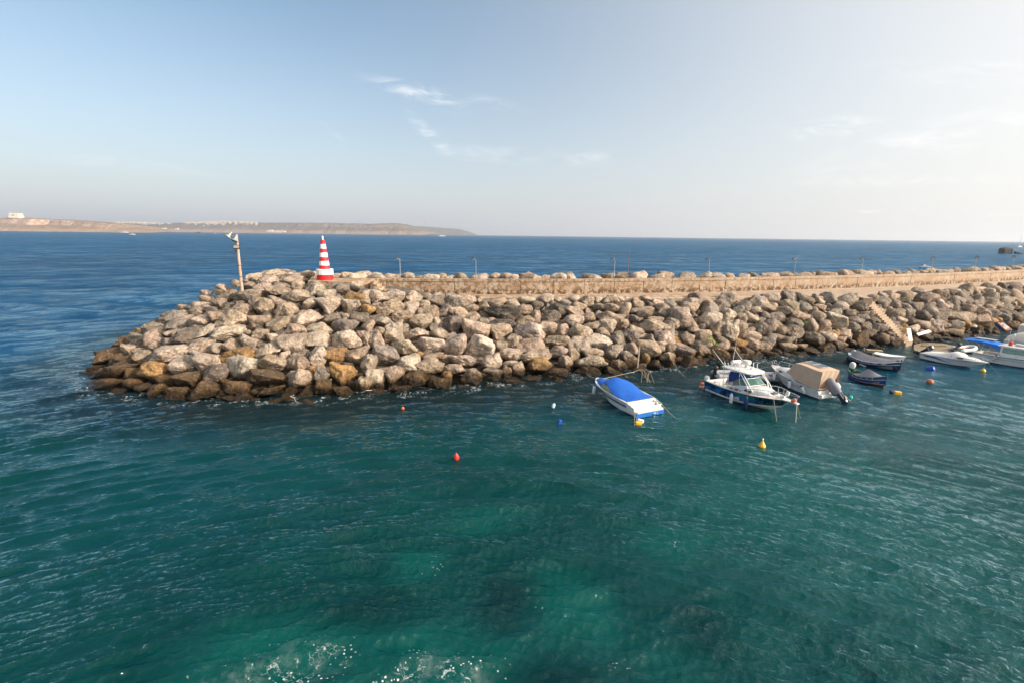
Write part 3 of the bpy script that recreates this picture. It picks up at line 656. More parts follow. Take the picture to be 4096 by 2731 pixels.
def resample(L, step):
    seg = np.hypot(*np.diff(L, axis=0).T); cum = np.concatenate([[0], np.cumsum(seg)])
    s = np.arange(0, cum[-1], step); return np.stack([np.interp(s, cum, L[:, 0]), np.interp(s, cum, L[:, 1])], 1)

def build_wall():
    w = thing('sea_wall', (0, 0, 0), 0, 'long stained orange concrete sea wall with flat coping running along the breakwater path', 'wall')
    body, cope = MB(), MB()
    step = 3.9; g = .035
    L = resample(WALL, step)
    for i in range(len(L)-1):
        a = Vector(L[i]); b = Vector(L[i+1]); t = (b-a).normalized(); n = Vector((-t.y, t.x)); ln = (b-a).length
        j = .012*((i*7) % 3-1)
        p0 = a+t*g; p1 = b-t*g
        q = [p0+n*j, p1+n*j, p1+n*.7, p0+n*.7]
        body.loft([[Vector((*k, z)) for k in q] for z in (PATH_Z-.3, WALL_TOP-.30)])
        # recessed joint
        body.loft([[Vector((*k, z)) for k in (b-t*(g+.01)+n*.12, b+t*(g+.01)+n*.12, b+t*(g+.01)+n*.66, b-t*(g+.01)+n*.66)] for z in (PATH_Z-.3, WALL_TOP-.32)])
        nseg = 3
        for k in range(nseg):
            c0 = a+t*(ln*k/nseg+.012); c1 = a+t*(ln*(k+1)/nseg-.012); oo = -.07+.008*((i+k) % 2)
            q = [c0+n*oo, c1+n*oo, c1+n*.78, c0+n*.78]
            cope.loft([[Vector((*kk, z)) for kk in q] for z in (WALL_TOP-.30, WALL_TOP)])
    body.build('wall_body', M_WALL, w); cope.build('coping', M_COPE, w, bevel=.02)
    # path
    near = [Vector(q) for q in CREST_DENSE[9*NS:]]; far = [Vector((*q, 0)) for q in offs(WALL, .3)]
    seg = resample(np.array([(q.x, q.y) for q in near]), 1.0); n = len(seg)
    farr = resample(np.array([(q.x, q.y) for q in far]), 1.0)
    m = min(n, len(farr)); fi = np.linspace(0, len(farr)-1, n).astype(int)
    dd = offs(seg, 1.6); ss = offs(seg, -.3)
    mb = MB(); rows = [[Vector((*ss[i], PATH_Z-.9)), Vector((*ss[i], PATH_Z-.12)), Vector((*seg[i], PATH_Z-.02)), Vector((*farr[fi[i]], PATH_Z))] for i in range(n)]
    mb.loft(rows, closed=False, caps=False)
    o = mb.build('path', M_PATH); tag(o, kind='structure')
    # raised slab the beacon stands on
    sl = MB(); a = P(1235, 1122, 6.75); pts = [(-22.6, 55.0), (-17.6, 54.6), (-15.9, 56.9), (-15.5, 58.6), (-21, 59.2), (-23.2, 57.6)]
    sl.loft([[Vector((x, y, z)) for x, y in pts] for z in (6.0, 6.84)])
    o = sl.build('slab', M_PATH, bevel=.03); tag(o, 'raised pale concrete slab under the striped beacon at the wall end', 'platform')
    st = thing('steps', (-15.9, 55.6, 0), rad(-8), 'short flight of pale steps from the path up to the beacon slab', 'steps')
    for k in range(5):
        b = MB(); b.box(.40*k, .40*k+.42, 0, 1.3, 4.9, 6.78-.30*k); b.build('step', M_PATH, st, bevel=.015)

def build_stairs():
    sa = P(3444, 1195, 4.95); sb = P(3622, 1380, .15); sw = (P(3475, 1192, 4.95)-sa)
    dirv = (sb-sa); h = dirv.z; dxy = Vector((dirv.x, dirv.y, 0)); Ln = dxy.length; dx = dxy.normalized(); wv = Vector((sw.x, sw.y, 0))
    wv = (wv-dx*wv.dot(dx)).normalized()*2.0
    st = thing('stone_stair', sa, 0, 'long straight flight of pale stone steps from the path down to the water', 'stairs')
    N_ = 21
    M_ST = wall_mat('stair_stone', .74, False)
    for k in range(N_):
        z1 = -(k)*(-h/N_); a = dx*(Ln*k/N_); b = dx*(Ln*(k+1)/N_+.03)
        mb = MB(); jx = .02*((k*5) % 3-1)
        q = [a+wv*jx, b+wv*jx, b+wv*(1+jx), a+wv*(1+jx)]
        mb.loft([[p+Vector((0, 0, z)) for p in q] for z in (z1-1.5, z1)])
        mb.build('step', M_ST, st, bevel=.015)
    c0, c1 = P(3372, 1166, 5.16), P(3452, 1193, 5.02); t = (c1-c0).normalized(); n = Vector((-t.y, t.x, 0)); Lc = (c1-c0).length; c0 = c0-sa
    mb = MB(); mb.loft([[c0+n*a+t*b+Vector((0, 0, z)) for a, b in ((-.1, 0), (.9, 0), (.9, Lc+.4), (-.1, Lc+.4))] for z in (-.7, .06)])
    mb.build('landing', M_ST, st, bevel=.02)
    # low wooden jetty and planks at the foot of the stair
    Mj = mat('wet_concrete', (.22, .17, .11), .45, .25, 1.5, .6, 8., dirt=(.07, .05, .03), dirt_amt=.8)
    j = MB(); pts = [P(3655, 1378, .12), P(3700, 1368, .12), P(3775, 1374, .12), P(3862, 1392, .12), P(3835, 1402, .12), P(3690, 1412, .12), P(3655, 1398, .12)]
    j.loft([[Vector((q.x, q.y, z)) for q in pts] for z in (-.8, .13)]); o = j.build('landing_slab', Mj, bevel=.03)
    tag(o, 'low wet brown landing slab awash at the foot of the stone stair', 'landing')
    Mw = mat('old_timber', (.30, .21, .12), .8, .25, 5., .5, 20.)
    names = ['leftmost short timber block lying on the wet landing slab', 'second short timber block from the left on the wet landing slab', 'third short timber block from the left on the wet landing slab', 'fourth short timber block from the left on the wet landing slab']
    for k, px in enumerate((3700, 3723, 3746, 3769)):
        q = P(px, 1383, .2); b = MB(); b.box(-.33, .33, -.12, .12, -.07, .09); o = b.build('timber_block', Mw, bevel=.01, loc=(q.x, q.y, .2)); o.rotation_euler = (0, 0, -.25)
        tag(o, names[k], 'timber', 'timber blocks on the landing slab')
    q = P(3841, 1394, .22); b = MB(); b.box(-.45, .45, -.18, .18, -.09, .12); o = b.build('timber_block', Mw, bevel=.01, loc=q); o.rotation_euler = (0, 0, -.3); tag(o, 'larger timber block at the right end of the landing slab', 'timber')
    q = P(3497, 1404, .15); b = MB(); b.box(-.75, .75, -.25, .25, -.15, .15); o = b.build('timber_beam', Mw, bevel=.02, loc=q); o.rotation_euler = (.1, 0, -.35); tag(o, 'squared timber beam lying at the waterline behind the navy boat', 'timber')
    Mwb = mat('white_board', (.80, .77, .74), .5, .05, 3.)
    def board(name, pts, th, label):
        b = MB(); pts = [Vector(p) for p in pts]; nn = (pts[1]-pts[0]).cross(pts[3]-pts[0]).normalized()*th
        b.loft([pts, [p+nn for p in pts]]); o = b.build(name, Mwb, bevel=.008); tag(o, label, 'board')
    a1, a2 = P(3627, 1314, 1.75), P(3643, 1314, 1.75); b1, b2 = P(3636, 1363, .75), P(3651, 1363, .75)
    board('white_board', (a1, a2, b2, b1), .05, 'white board leaning upright on the rocks beside the stone stair')
    a1, a2, b2, b1 = P(3665, 1335, 1.15), P(3674, 1344, .95), P(3726, 1329, 1.25), P(3714, 1320, 1.45)
    board('white_board', (a1, a2, b2, b1), .05, 'white board lying slanted on rounded rocks right of the stair')
# ------------------------------------------------------------------ lamps, beacon, poles
M_GALV = mat('galvanised_steel', (.33, .34, .35), .5, .15, 4., metal=.6)
M_DARK = mat('dark_metal', (.03, .032, .035), .5, .2)
M_RUST = mat('rusty_steel', (.20, .075, .04), .8, .3, 8.)
def build_lamps():
    glass = mat('lamp_glass', (.55, .56, .55), .25, .05)
    pos = [(1605, 1034), (1908, 1035), (2455, 1040), (2833, 1040), (3177, 1041), (3446, 1040), (3726, 1036), (3900, 1032), (4048, 1028)]
    ords = ['nearest the striped beacon', 'second from the beacon', 'third from the beacon, just left of the rusty mast', 'fourth from the beacon, just right of the rusty mast', 'fifth from the beacon',
            'sixth from the beacon', 'seventh from the beacon, right of the small passing boat', 'second from the right edge', 'farthest along the wall at the right']
    first = None
    L = offs(WALL, 1.5)
    for k, (px, py) in enumerate(pos):
        # where the sight line column meets the line behind the wall
        best = min(range(len(L)), key=lambda i: abs(PIX((L[i][0], L[i][1], 7))[0]-PIX(P(px, 1110, 7))[0]))
        i0 = max(1, min(best, len(L)-2)); pts = [Vector(L[i0-1]), Vector(L[i0]), Vector(L[i0+1])]
        cand = []
        for a, b in ((pts[0], pts[1]), (pts[1], pts[2])):
            for g in range(21):
                q = a.lerp(b, g/20); cand.append((abs(PIX((q.x, q.y, 8.2))[0]-px-(-4 if px < 2000 else 3)), q))
        q = min(cand, key=lambda c: c[0])[1]
        loc = Vector((q.x, q.y, 6.4)); rz = rad(-40 + 28*k if k < 4 else 60)
        rz = [rad(200), rad(170), rad(150), rad(150), rad(100), rad(75), rad(60), rad(50), rad(45)][k]
        lab = f'slim floodlight post behind the wall, {ords[k]}'
        if first is None:
            r = thing('lamp_post', loc, rz, lab, 'lamp post', 'slim lamp posts along the sea wall'); first = r
            b = MB(); b.tube([(0, 0, -1), (0, 0, 2.75)], .045, 8, .038); b.box(-.11, .11, -.11, .11, .0, .04); b.build('pole', M_GALV, r, smooth=True)
            b = MB(); b.box(-.06, .32, -.03, .03, 2.7, 2.75); b.build('bracket', M_GALV, r)
            Mx = Matrix.Translation((.30, 0, 2.85)) @ Matrix.Rotation(rad(38), 4, 'Y')
            b = MB(); b.box(-.26, .26, -.24, .24, -.03, .06, Mx); h = b.build('floodlight', M_DARK, r, bevel=.015)
            b = MB(); b.box(-.21, .21, -.19, .19, -.045, -.032, Mx); b.build('lens', glass, h)
        else:
            r = first.copy(); COL.objects.link(r); r.location = loc; r.rotation_euler = (0, 0, rz); r['label'] = lab
            for ch in list(first.children):
                c = ch.copy(); COL.objects.link(c); c.parent = r
                for g in ch.children:
                    d = g.copy(); COL.objects.link(d); d.parent = c

def build_beacon():
    c = P(1301, 1119, 6.84); c = Vector((-20.2, 56.6, 6.84))
    q = PIX(c)
    # put it on the slab where the photograph has it
    c = PY(1301, 1121, 56.6); c.z = 6.84
    r = thing('striped_beacon', c, rad(12), 'red and white banded conical harbour beacon standing on the breakwater head', 'beacon')
    red = mat('red_paint', (.62, .012, .016), .38, .12, 3., .15, 8., dirt=(.30, .02, .02), dirt_amt=.4); wht = mat('white_paint', (.82, .82, .80), .45, .03, 3., .1, 10., dirt=(.55, .52, .46), dirt_amt=.25)
    n = 18
    def band(name, z0, z1, r0, r1, m):
        b = MB(); b.lathe([(r0, z0), (r1, z1)], n); return b.build(name, m, r)
    band('base_drum', 0, .58, .87, .87, red)
    b = MB(); b.lathe([(.90, .58), (.92, .60), (.92, 1.18), (.89, 1.2), (.6, 1.21)], n); b.build('collar', wht, r)
    zs = [1.2, 1.62, 2.1, 2.53, 3.02, 3.45, 3.95, 4.42]
    rr = lambda z: .605+(z-1.2)*(.235-.605)/(4.42-1.2)
    for k in range(7): band('band', zs[k], zs[k+1], rr(zs[k]), rr(zs[k+1]), red if k % 2 == 0 else wht)
    b = MB(); b.lathe([(.10, 4.42), (.11, 4.5), (.06, 4.53), (.10, 4.56), (.12, 4.68), (.08, 4.78), (.03, 4.82), (.015, 4.9)], 12); b.build('lantern', mat('lantern_white', (.7, .72, .75), .3), r, smooth=True)

def build_poles():
    base = PY(966, 1140, 52.); base.z -= .5; top = PY(948, 938, 52.)
    H = top.z-base.z
    r = thing('floodlight_pole', base, 0, 'pale leaning pole carrying two bowl floodlights and a black square one', 'floodlight pole')
    wood = mat('pale_pole', (.46, .33, .25), .7, .15, 5., .3, 12., dirt=(.30, .12, .06), dirt_amt=.5); al = mat('dull_aluminium', (.34, .34, .30), .45, .1, 6., metal=.5)
    b = MB(); b.tube([(0, 0, -.3), (0, 0, H)], .17, 10, .11); b.build('pole', wood, r, smooth=True)
    b = MB()
    for z in (H*.42+.1, H*.23): b.lathe([(.19, z), (.19, z+.06)], 10)
    b.build('strap', M_DARK, r)
    def lampb(px, py, ang, name='bowl_floodlight', s=1.0):
        q = PY(px, py, 51.75)-base
        M_ = Matrix.Translation(q) @ Matrix.Rotation(ang, 4, 'Y') @ Matrix.Rotation(rad(-25), 4, 'X')
        b = MB(); b.lathe([(.06*s, .34*s), (.12*s, .30*s), (.15*s, .12*s), (.34*s, -.10*s), (.36*s, -.14*s), (.33*s, -.14*s), (.30*s, -.11*s)], 18, M_)
        b.lathe([(.05*s, .5*s), (.09*s, .45*s), (.09*s, .33*s)], 10, M_)
        h = b.build(name, al, r, smooth=True)
        b = MB(); b.lathe([(.3*s, -.115*s), (.0, -.09*s)], 18, M_); b.build('lens', mat('lamp_lens', (.20, .20, .16), .3), h)
    lampb(914, 945, rad(32)); lampb(939, 960, rad(14))
    b = MB(); q1 = PY(918, 943, 51.8)-base; b.tube([q1, (0, 0, H-.25)], .025, 6); q2 = PY(942, 952, 51.8)-base; b.tube([q2, (0, 0, H-.45)], .025, 6); b.build('arm', M_GALV, r)
    q = PY(946, 989, 51.7)-base; M_ = Matrix.Translation(q) @ Matrix.Rotation(rad(8), 4, 'Z') @ Matrix.Rotation(rad(-25), 4, 'X')
    b = MB(); b.box(-.34, .34, -.06, .06, -.2, .2, M_); h = b.build('square_floodlight', M_DARK, r, bevel=.02)
    b = MB(); b.box(-.26, .26, -.075, -.062, -.13, .13, M_); b.build('lens', mat('led_lens', (.32, .30, .22), .3), h)
    q = PY(941, 1005, 51.8)-base
    b = MB(); b.lathe([(.02, .12), (.05, .05), (.16, -.1), (.17, -.12)], 10, Matrix.Translation(q) @ Matrix.Rotation(rad(60), 4, 'Y')); b.tube([q, (0, 0, q.z+.1)], .02); b.build('horn', M_DARK, r)
    b = MB(); b.tube([(.16, -.12, H*.40), (.30, -.12, H*.34), (.30, -.1, H*.2), (.18, -.1, H*.14)], .015, 5); b.build('cable', M_DARK, r)
    # thin rusty mast in front of the wall
    q = P(2507, 1172, 5.2); t = PY(2517.5, 979, q.y)
    r = thing('rusty_mast', q, 0, 'tall thin rusty mast standing on the path against the sea wall', 'mast')
    b = MB(); b.tube([(0, 0, 0), (0, 0, t.z-q.z)], .045, 8, .02); b.build('mast_tube', M_RUST, r)
    b = MB(); b.lathe([(.09, 0), (.09, .35)], 8); b.build('socket', M_RUST, r)
    # post on the slope near the water
    q = P(2551, 1452, .9); r = tag(MB().tube([(0, 0, -.4), (.05, 0, 1.55)], .06, 6).build('timber_post', mat('bleached_timber', (.42, .34, .26), .8, .2, 5.), loc=q), 'bleached timber post jammed between boulders left of the blue covered boat ropes', 'post')
    q = P(2300, 1392, 1.7)
    o = MB().box(-.45, .45, -.09, .09, -.03, .03).build('plank', bpy.data.materials['bleached_timber'], loc=q+Vector((0, -.7, .75))); tag(o, 'short bleached plank lying on boulders high above the blue covered boat', 'plank')

def build_grass(bvh):
    g = mat('grass_blades', (.16, .22, .02), .7, .3, 8.)
    rng = random.Random(8); mb = MB()
    for (px, py, n, s) in ((2840, 1369, 55, .5), (2862, 1378, 50, .35), (3175, 1238, 45, .3), (3222, 1294, 50, .35), (2835, 1352, 30, .35), (3590, 1376, 12, .2)):
        h, nn, i, d = bvh.ray_cast(Vector((0, 0, CAM_H)), ray(px, py).normalized())
        if h is None: continue
        h = h-ray(px, py).normalized()*.75
        for _ in range(n):
            b = h+Vector((rng.gauss(0, s*.5), rng.gauss(0, s*.4), rng.gauss(0, .05))); l = rng.uniform(.5, 1)*s; a = rng.uniform(0, 6.28)
            tip = b+Vector((math.cos(a)*l*.5, math.sin(a)*l*.5, l)); w = Vector((-math.sin(a), math.cos(a), 0))*.025
            mb.add([b-w, b+w, tip], [(0, 1, 2)])
    o = mb.build('grass_tufts', g); tag(o, 'bright yellow green grass tufts growing between boulders behind the fishing boat', 'grass', kind='stuff')

# ------------------------------------------------------------------ far land
def land_mat(name, a, b, cliff, scrub, sc=1., low=None, zl=40.):
    m = bpy.data.materials.new(name); m.use_nodes = True; t = NT(m.node_tree); t.t.nodes.clear()
    pos = t.n('ShaderNodeNewGeometry').outputs['Position']; nz = t.n('ShaderNodeSeparateXYZ', {0: t.n('ShaderNodeNewGeometry').outputs['Normal']}).outputs[2]
    p2 = t.mapping(pos, (.018*sc, .010*sc, .12*sc))
    c = t.mix(t.ramp(t.noise(p2, .8, 6, .6), .4, .6), a, b)
    c = t.mix(t.m('MULTIPLY', t.ramp(t.noise(p2, 2.3, 6, .7), .47, .56), .9), c, scrub)
    if low:
        zz = t.n('ShaderNodeSeparateXYZ', {0: pos}).outputs[2]
        zz = t.m('ADD', zz, t.m('MULTIPLY', t.m('SUBTRACT', t.noise(p2, 1.1, 4, .6), .5), zl*1.3))
        c = t.mix(t.m('MULTIPLY', t.ramp(zz, zl, zl*.45), .8), c, t.mix(t.ramp(t.noise(p2, 3.5, 6, .75), .45, .58), low, tuple(q*.38 for q in low)))
    st = t.ramp(nz, .86, .55)
    c = t.mix(t.m('MULTIPLY', st, .85), c, t.mix(t.ramp(t.noise(t.mapping(pos, (.03*sc, .03*sc, .02*sc)), 1.5, 6, .7), .42, .58), cliff, tuple(q*.55 for q in cliff)))
    bs = t.n('ShaderNodeBsdfPrincipled', {'Base Color': c, 'Roughness': .95, 'Specular IOR Level': .1, 'Normal': t.n('ShaderNodeBump', {'Strength': .8, 'Distance': 6., 'Height': t.noise(t.mapping(pos, (.02*sc, .02*sc, .06*sc)), 1., 8, .7)})})
    t.n('ShaderNodeOutputMaterial', {0: bs}); return m

def land(name, prof, y0, mt, prof_fn, seed, depth=900, nx=500, nv=26, x_ext=0, bite=0.):
    """ridge heights read along the coast (pixel x, pixel y of the skyline), built as solid terrain"""
    pts = [PY(px, py, y0+depth*.30) for px, py in prof]
    xs = np.array([q.x for q in pts]); zs = np.array([q.z for q in pts])
    X = np.linspace(xs[0]-x_ext, xs[-1], nx); Zt = np.interp(X, xs, zs)
    V = []
    for j in range(nv):
        v = j/(nv-1)
        for i in range(nx):
            k = prof_fn(v, i/(nx-1), X[i])
            n1 = fnoise(X[i]*.004+seed, v*3.+seed, 0, 6); n2 = fnoise(X[i]*.02+seed, v*9, 3., 4)
            z = Zt[i]*k
            if 0 < v < .62: z += Zt[i]*(.10*n1+.05*n2)*(1 if k < .93 else .25)
            z = max(z, -2) if v > 0 else -3
            cst = 26*fnoise(X[i]*.006+seed*2, .3, 0, 5)+bite*math.sin(X[i]*.01)
            V.append((X[i]*(1+(v*depth)/y0*.0), y0+v*depth+cst*(1-v), z))
    F = [(j*nx+i, j*nx+i+1, (j+1)*nx+i+1, (j+1)*nx+i) for j in range(nv-1) for i in range(nx-1)]
    me = bpy.data.meshes.new(name); me.from_pydata(V, [], F); me.update(); me.materials.append(mt)
    o = bpy.data.objects.new(name, me); COL.objects.link(o); tag(o, kind='structure')
    return X, Zt
def ss(a, b, x): x = max(0, min(1, (x-a)/(b-a))); return x*x*(3-2*x)

def build_land():
    m1 = land_mat('headland_rock', (.36, .25, .18), (.29, .22, .165), (.52, .39, .31), (.085, .07, .06), 2., (.42, .31, .22), 26.)
    prof = [(-900, 872), (-300, 874), (-60, 876), (0, 873.5), (30, 870), (60, 869.5), (85, 871.5), (149, 876.5), (255, 880), (340, 885), (404, 891), (440, 898), (452, 905), (468, 912), (510, 915), (553, 918), (616, 922), (690, 927)]
    xa, xb, xc = (PY(q, 878, 3510).x for q in (128, 152, 305))
    xd, xe = (PY(q, 895, 3510).x for q in (432, 452))
    def f1(v, u, X):
        # a bay bites into the cliff: its far flank faces away from the sun
        if v > .20: v = max(.20, v-.16*(ss(xa, xb, X) if X < xb else max(0., 1-(X-xb)/(xc-xb))))
        # shore platform, gentle scrub slope, then a cliff band near the top
        return .10*ss(0, .03, v)+.42*ss(.03, .22, v)+.44*ss(.24, .27, v)+.04*ss(.27, .34, v)-.3*ss(.5, 1, v)
    land('headland', prof, 3300, m1, f1, 3.3, 700, 620, 40)
    m2 = land_mat('far_coast', (.22, .16, .13), (.17, .135, .11), (.29, .22, .175), (.030, .034, .032), .9, (.40, .29, .225), 60.)
    prof = [(380, 893), (446, 890.5), (531, 890), (638, 894), (744, 890), (893, 887), (1000, 889), (1030, 892), (1157, 891), (1259, 893), (1310, 892), (1420, 895), (1489, 896), (1575, 893), (1605, 896), (1621, 899.5), (1637, 906), (1670, 918), (1700, 928), (1718, 935)]
    def f2(v, u, X):
        if u > .62: return .32*ss(0, .05, v)+.30*ss(.05, .20, v)+.34*ss(.2, .24, v)+.04*ss(.24, .3, v)-.3*ss(.5, 1, v)
        return .10*ss(0, .04, v)+.30*ss(.04, .18, v)+.60*ss(.18, .34, v)-.3*ss(.5, 1, v)
    X2, Z2 = land('far_coast', prof, 7000, m2, f2, 8.1, 1600, 620, 40)
    prof = [(1560, 912), (1642, 906), (1677, 905.6), (1759, 912), (1830, 916), (1850, 921), (1871, 928), (1885, 935), (1907, 939.2)]
    def f3(v, u, X): return .5*ss(0, .08, v)+.5*ss(.08, .3, v)-.3*ss(.5, 1, v)
    m3 = land_mat('distant_cape', (.16, .135, .12), (.13, .12, .10), (.22, .18, .15), (.07, .07, .06), .6)
    land('distant_cape', prof, 10500, m3, f3, 5.5, 1800, 260, 24)
    # low dark reef at the foot of the headland
    rng = random.Random(4)
    # square watch tower on the headland
    b0 = PY(66, 870, 3510); t0 = PY(66, 855, 3510); s = .5*(PY(82, 860, 3510).x-PY(51, 860, 3510).x)
    tw = thing('watch_tower', (b0.x, b0.y, b0.z-6), rad(12), 'pale square stone watch tower on top of the headland at far left', 'tower')
    mt = mat('tower_stone', (.62, .52, .42), .9, .08, .1)
    hh = t0.z-b0.z+6
    b = MB(); b.loft([[Vector((x*k*s, y*k*s, z)) for x, y in ((-1, -1), (1, -1), (1, 1), (-1, 1))] for k, z in ((1.12, 0), (1.02, hh*.45), (.92, hh))]); b.build('tower_body', mt, tw)
    b = MB()
    for x, y in ((-1, -1), (1, -1), (1, 1), (-1, 1)): b.box(x*.78*s-s*.16, x*.78*s+s*.16, y*.78*s-s*.16, y*.78*s+s*.16, hh-.1, hh+3.2)
    b.build('turrets', mt, tw)
    b = MB(); b.box(-.12*s, .12*s, -1.06*s, -.9*s, hh*.55, hh*.72); b.build('window', M_DARK, tw)
    # hill towns: hundreds of tiny blocks that read as one pale mass
    def town(lst, n, seed, label, name):
        rg = random.Random(seed); mb = MB()
        for _ in range(n):
            a, b_, wgt, dens = rg.choice(lst)
            px = rg.uniform(a, b_); X = PY(px, 900, 7000+1600*.3).x
            zt = float(np.interp(X, X2, Z2)); v = min(.335, max(.19, rg.gauss(.31, wgt))); y = 7000+1600*v
            k = f2(v, (X-X2[0])/(X2[-1]-X2[0]), X); z = zt*k; x = X*y/(7480)
            w = rg.uniform(5, 15); h = rg.uniform(5, 14)
            if dens < 1 and rg.random() > dens: continue
            mb.box(x-w, x+w, y-8, y+8, z-12, z+h)
        o = mb.build(name, mat(name+'_plaster', (.55, .48, .42), .9, .25, .05)); tag(o, label, 'town', kind='stuff')
    town([(735, 900, .015, 1), (735, 960, .02, 1), (850, 1035, .02, 1), (900, 1030, .006, 1), (800, 900, .03, 1)], 400, 5, 'dense pale hilltop town spread along the skyline left of the beacon', 'hilltop_town')
    town([(470, 690, .03, .8), (520, 640, .012, 1), (446, 560, .01, .8)], 190, 6, 'thin scatter of pale houses on the ridge behind the headland', 'ridge_village')
    wh = mat('white_building', (.78, .74, .68), .8, .05, .05)
    for k, (px0, px1, py0, py1, lab, name) in enumerate(((624, 640, 914, 919, 'small white shore building, left of a pair below the ridge village', 'shore_building'), (644, 664, 913, 919, 'larger white shore building, right of a pair below the ridge village', 'shore_building'),
                                    (935, 977, 917, 921, 'long low pale shore building right of the floodlight pole top', 'shore_building'), (1066, 1092, 921, 926.5, 'stepped white waterfront hotel on the far coast', 'waterfront_hotel'), (1094, 1140, 924, 927.5, 'long white waterfront building beside the stepped hotel', 'waterfront_building'),
                                    (697, 712, 915, 921, 'lone pale building on the far shore above the moored motorboats', 'shore_building'), (1765, 1781, 928, 933, 'pale building at the foot of the distant cape', 'shore_building'))):
        yy = 7075 if px0 < 1700 else 10700
        if px0 < 1700: yy = 7000+[180, 180, 230, 60, 55, 160][k]
        a = PY(px0, py1, yy); b_ = PY(px1, py0, yy); r = thing(name, ((a.x+b_.x)/2, yy, a.z), 0, lab, 'building'); w = (b_.x-a.x)/2; h = b_.z-a.z
        m_ = MB(); m_.box(-w, w, 0, 30, -20, h*.6); m_.box(-w*.6, w*.7, 4, 28, h*.6, h); m_.build('wall', wh, r)
        m_ = MB()
        for q in range(7): m_.box(-w*.9+q*w*.27, -w*.9+q*w*.27+w*.12, -1.5, 0.5, h*.15, h*.4)
        m_.build('windows', M_DARK, r)

def far_boat(px, py, L, label, kind='motor', sail=False, hull=(.8, .8, .8), top=(.75, .2, .12), rz=0., scale_y=None):
    q = P(px, py, 0)
    r = thing('far_motorboat' if kind == 'motor' else 'far_sailboat' if kind == 'sail' else 'far_ferry', q, rz, label, 'boat')
    b = MB(); rings = []
    for t, w in ((-.5, .75), (-.2, 1), (.15, .95), (.38, .55), (.5, .03)):
        y = w*L*.14; rings.append([Vector((t*L, -y*.7, -.02*L)), Vector((t*L+(t > .3)*.03*L, -y, .09*L+.03*L*max(t, 0))), Vector((t*L+(t > .3)*.03*L, y, .09*L+.03*L*max(t, 0))), Vector((t*L, y*.7, -.02*L))])
    b.loft(rings); b.build('hull', mat('far_hull', hull, .4, .02), r)
    b = MB(); b.loft([[Vector((x*L, y*L, z*L)) for x, y in ((-.25, -.09), (.16, -.08), (.16, .08), (-.25, .09))] if z < .12 else [Vector((x*L, y*L, z*L)) for x, y in ((-.22, -.07), (.06, -.06), (.06, .06), (-.22, .07))] for z in (.08, .20)])
    b.build('cabin', mat('far_cabin', top, .5, .03), r)
    if sail:
        b = MB(); b.tube([(0, 0, .1*L), (0, 0, 1.35*L)], .012*L, 6); b.tube([(0, 0, .25*L), (-.42*L, 0, .25*L)], .010*L, 6); b.build('mast', mat('far_mast', (.35, .33, .34), .5), r)
    return r
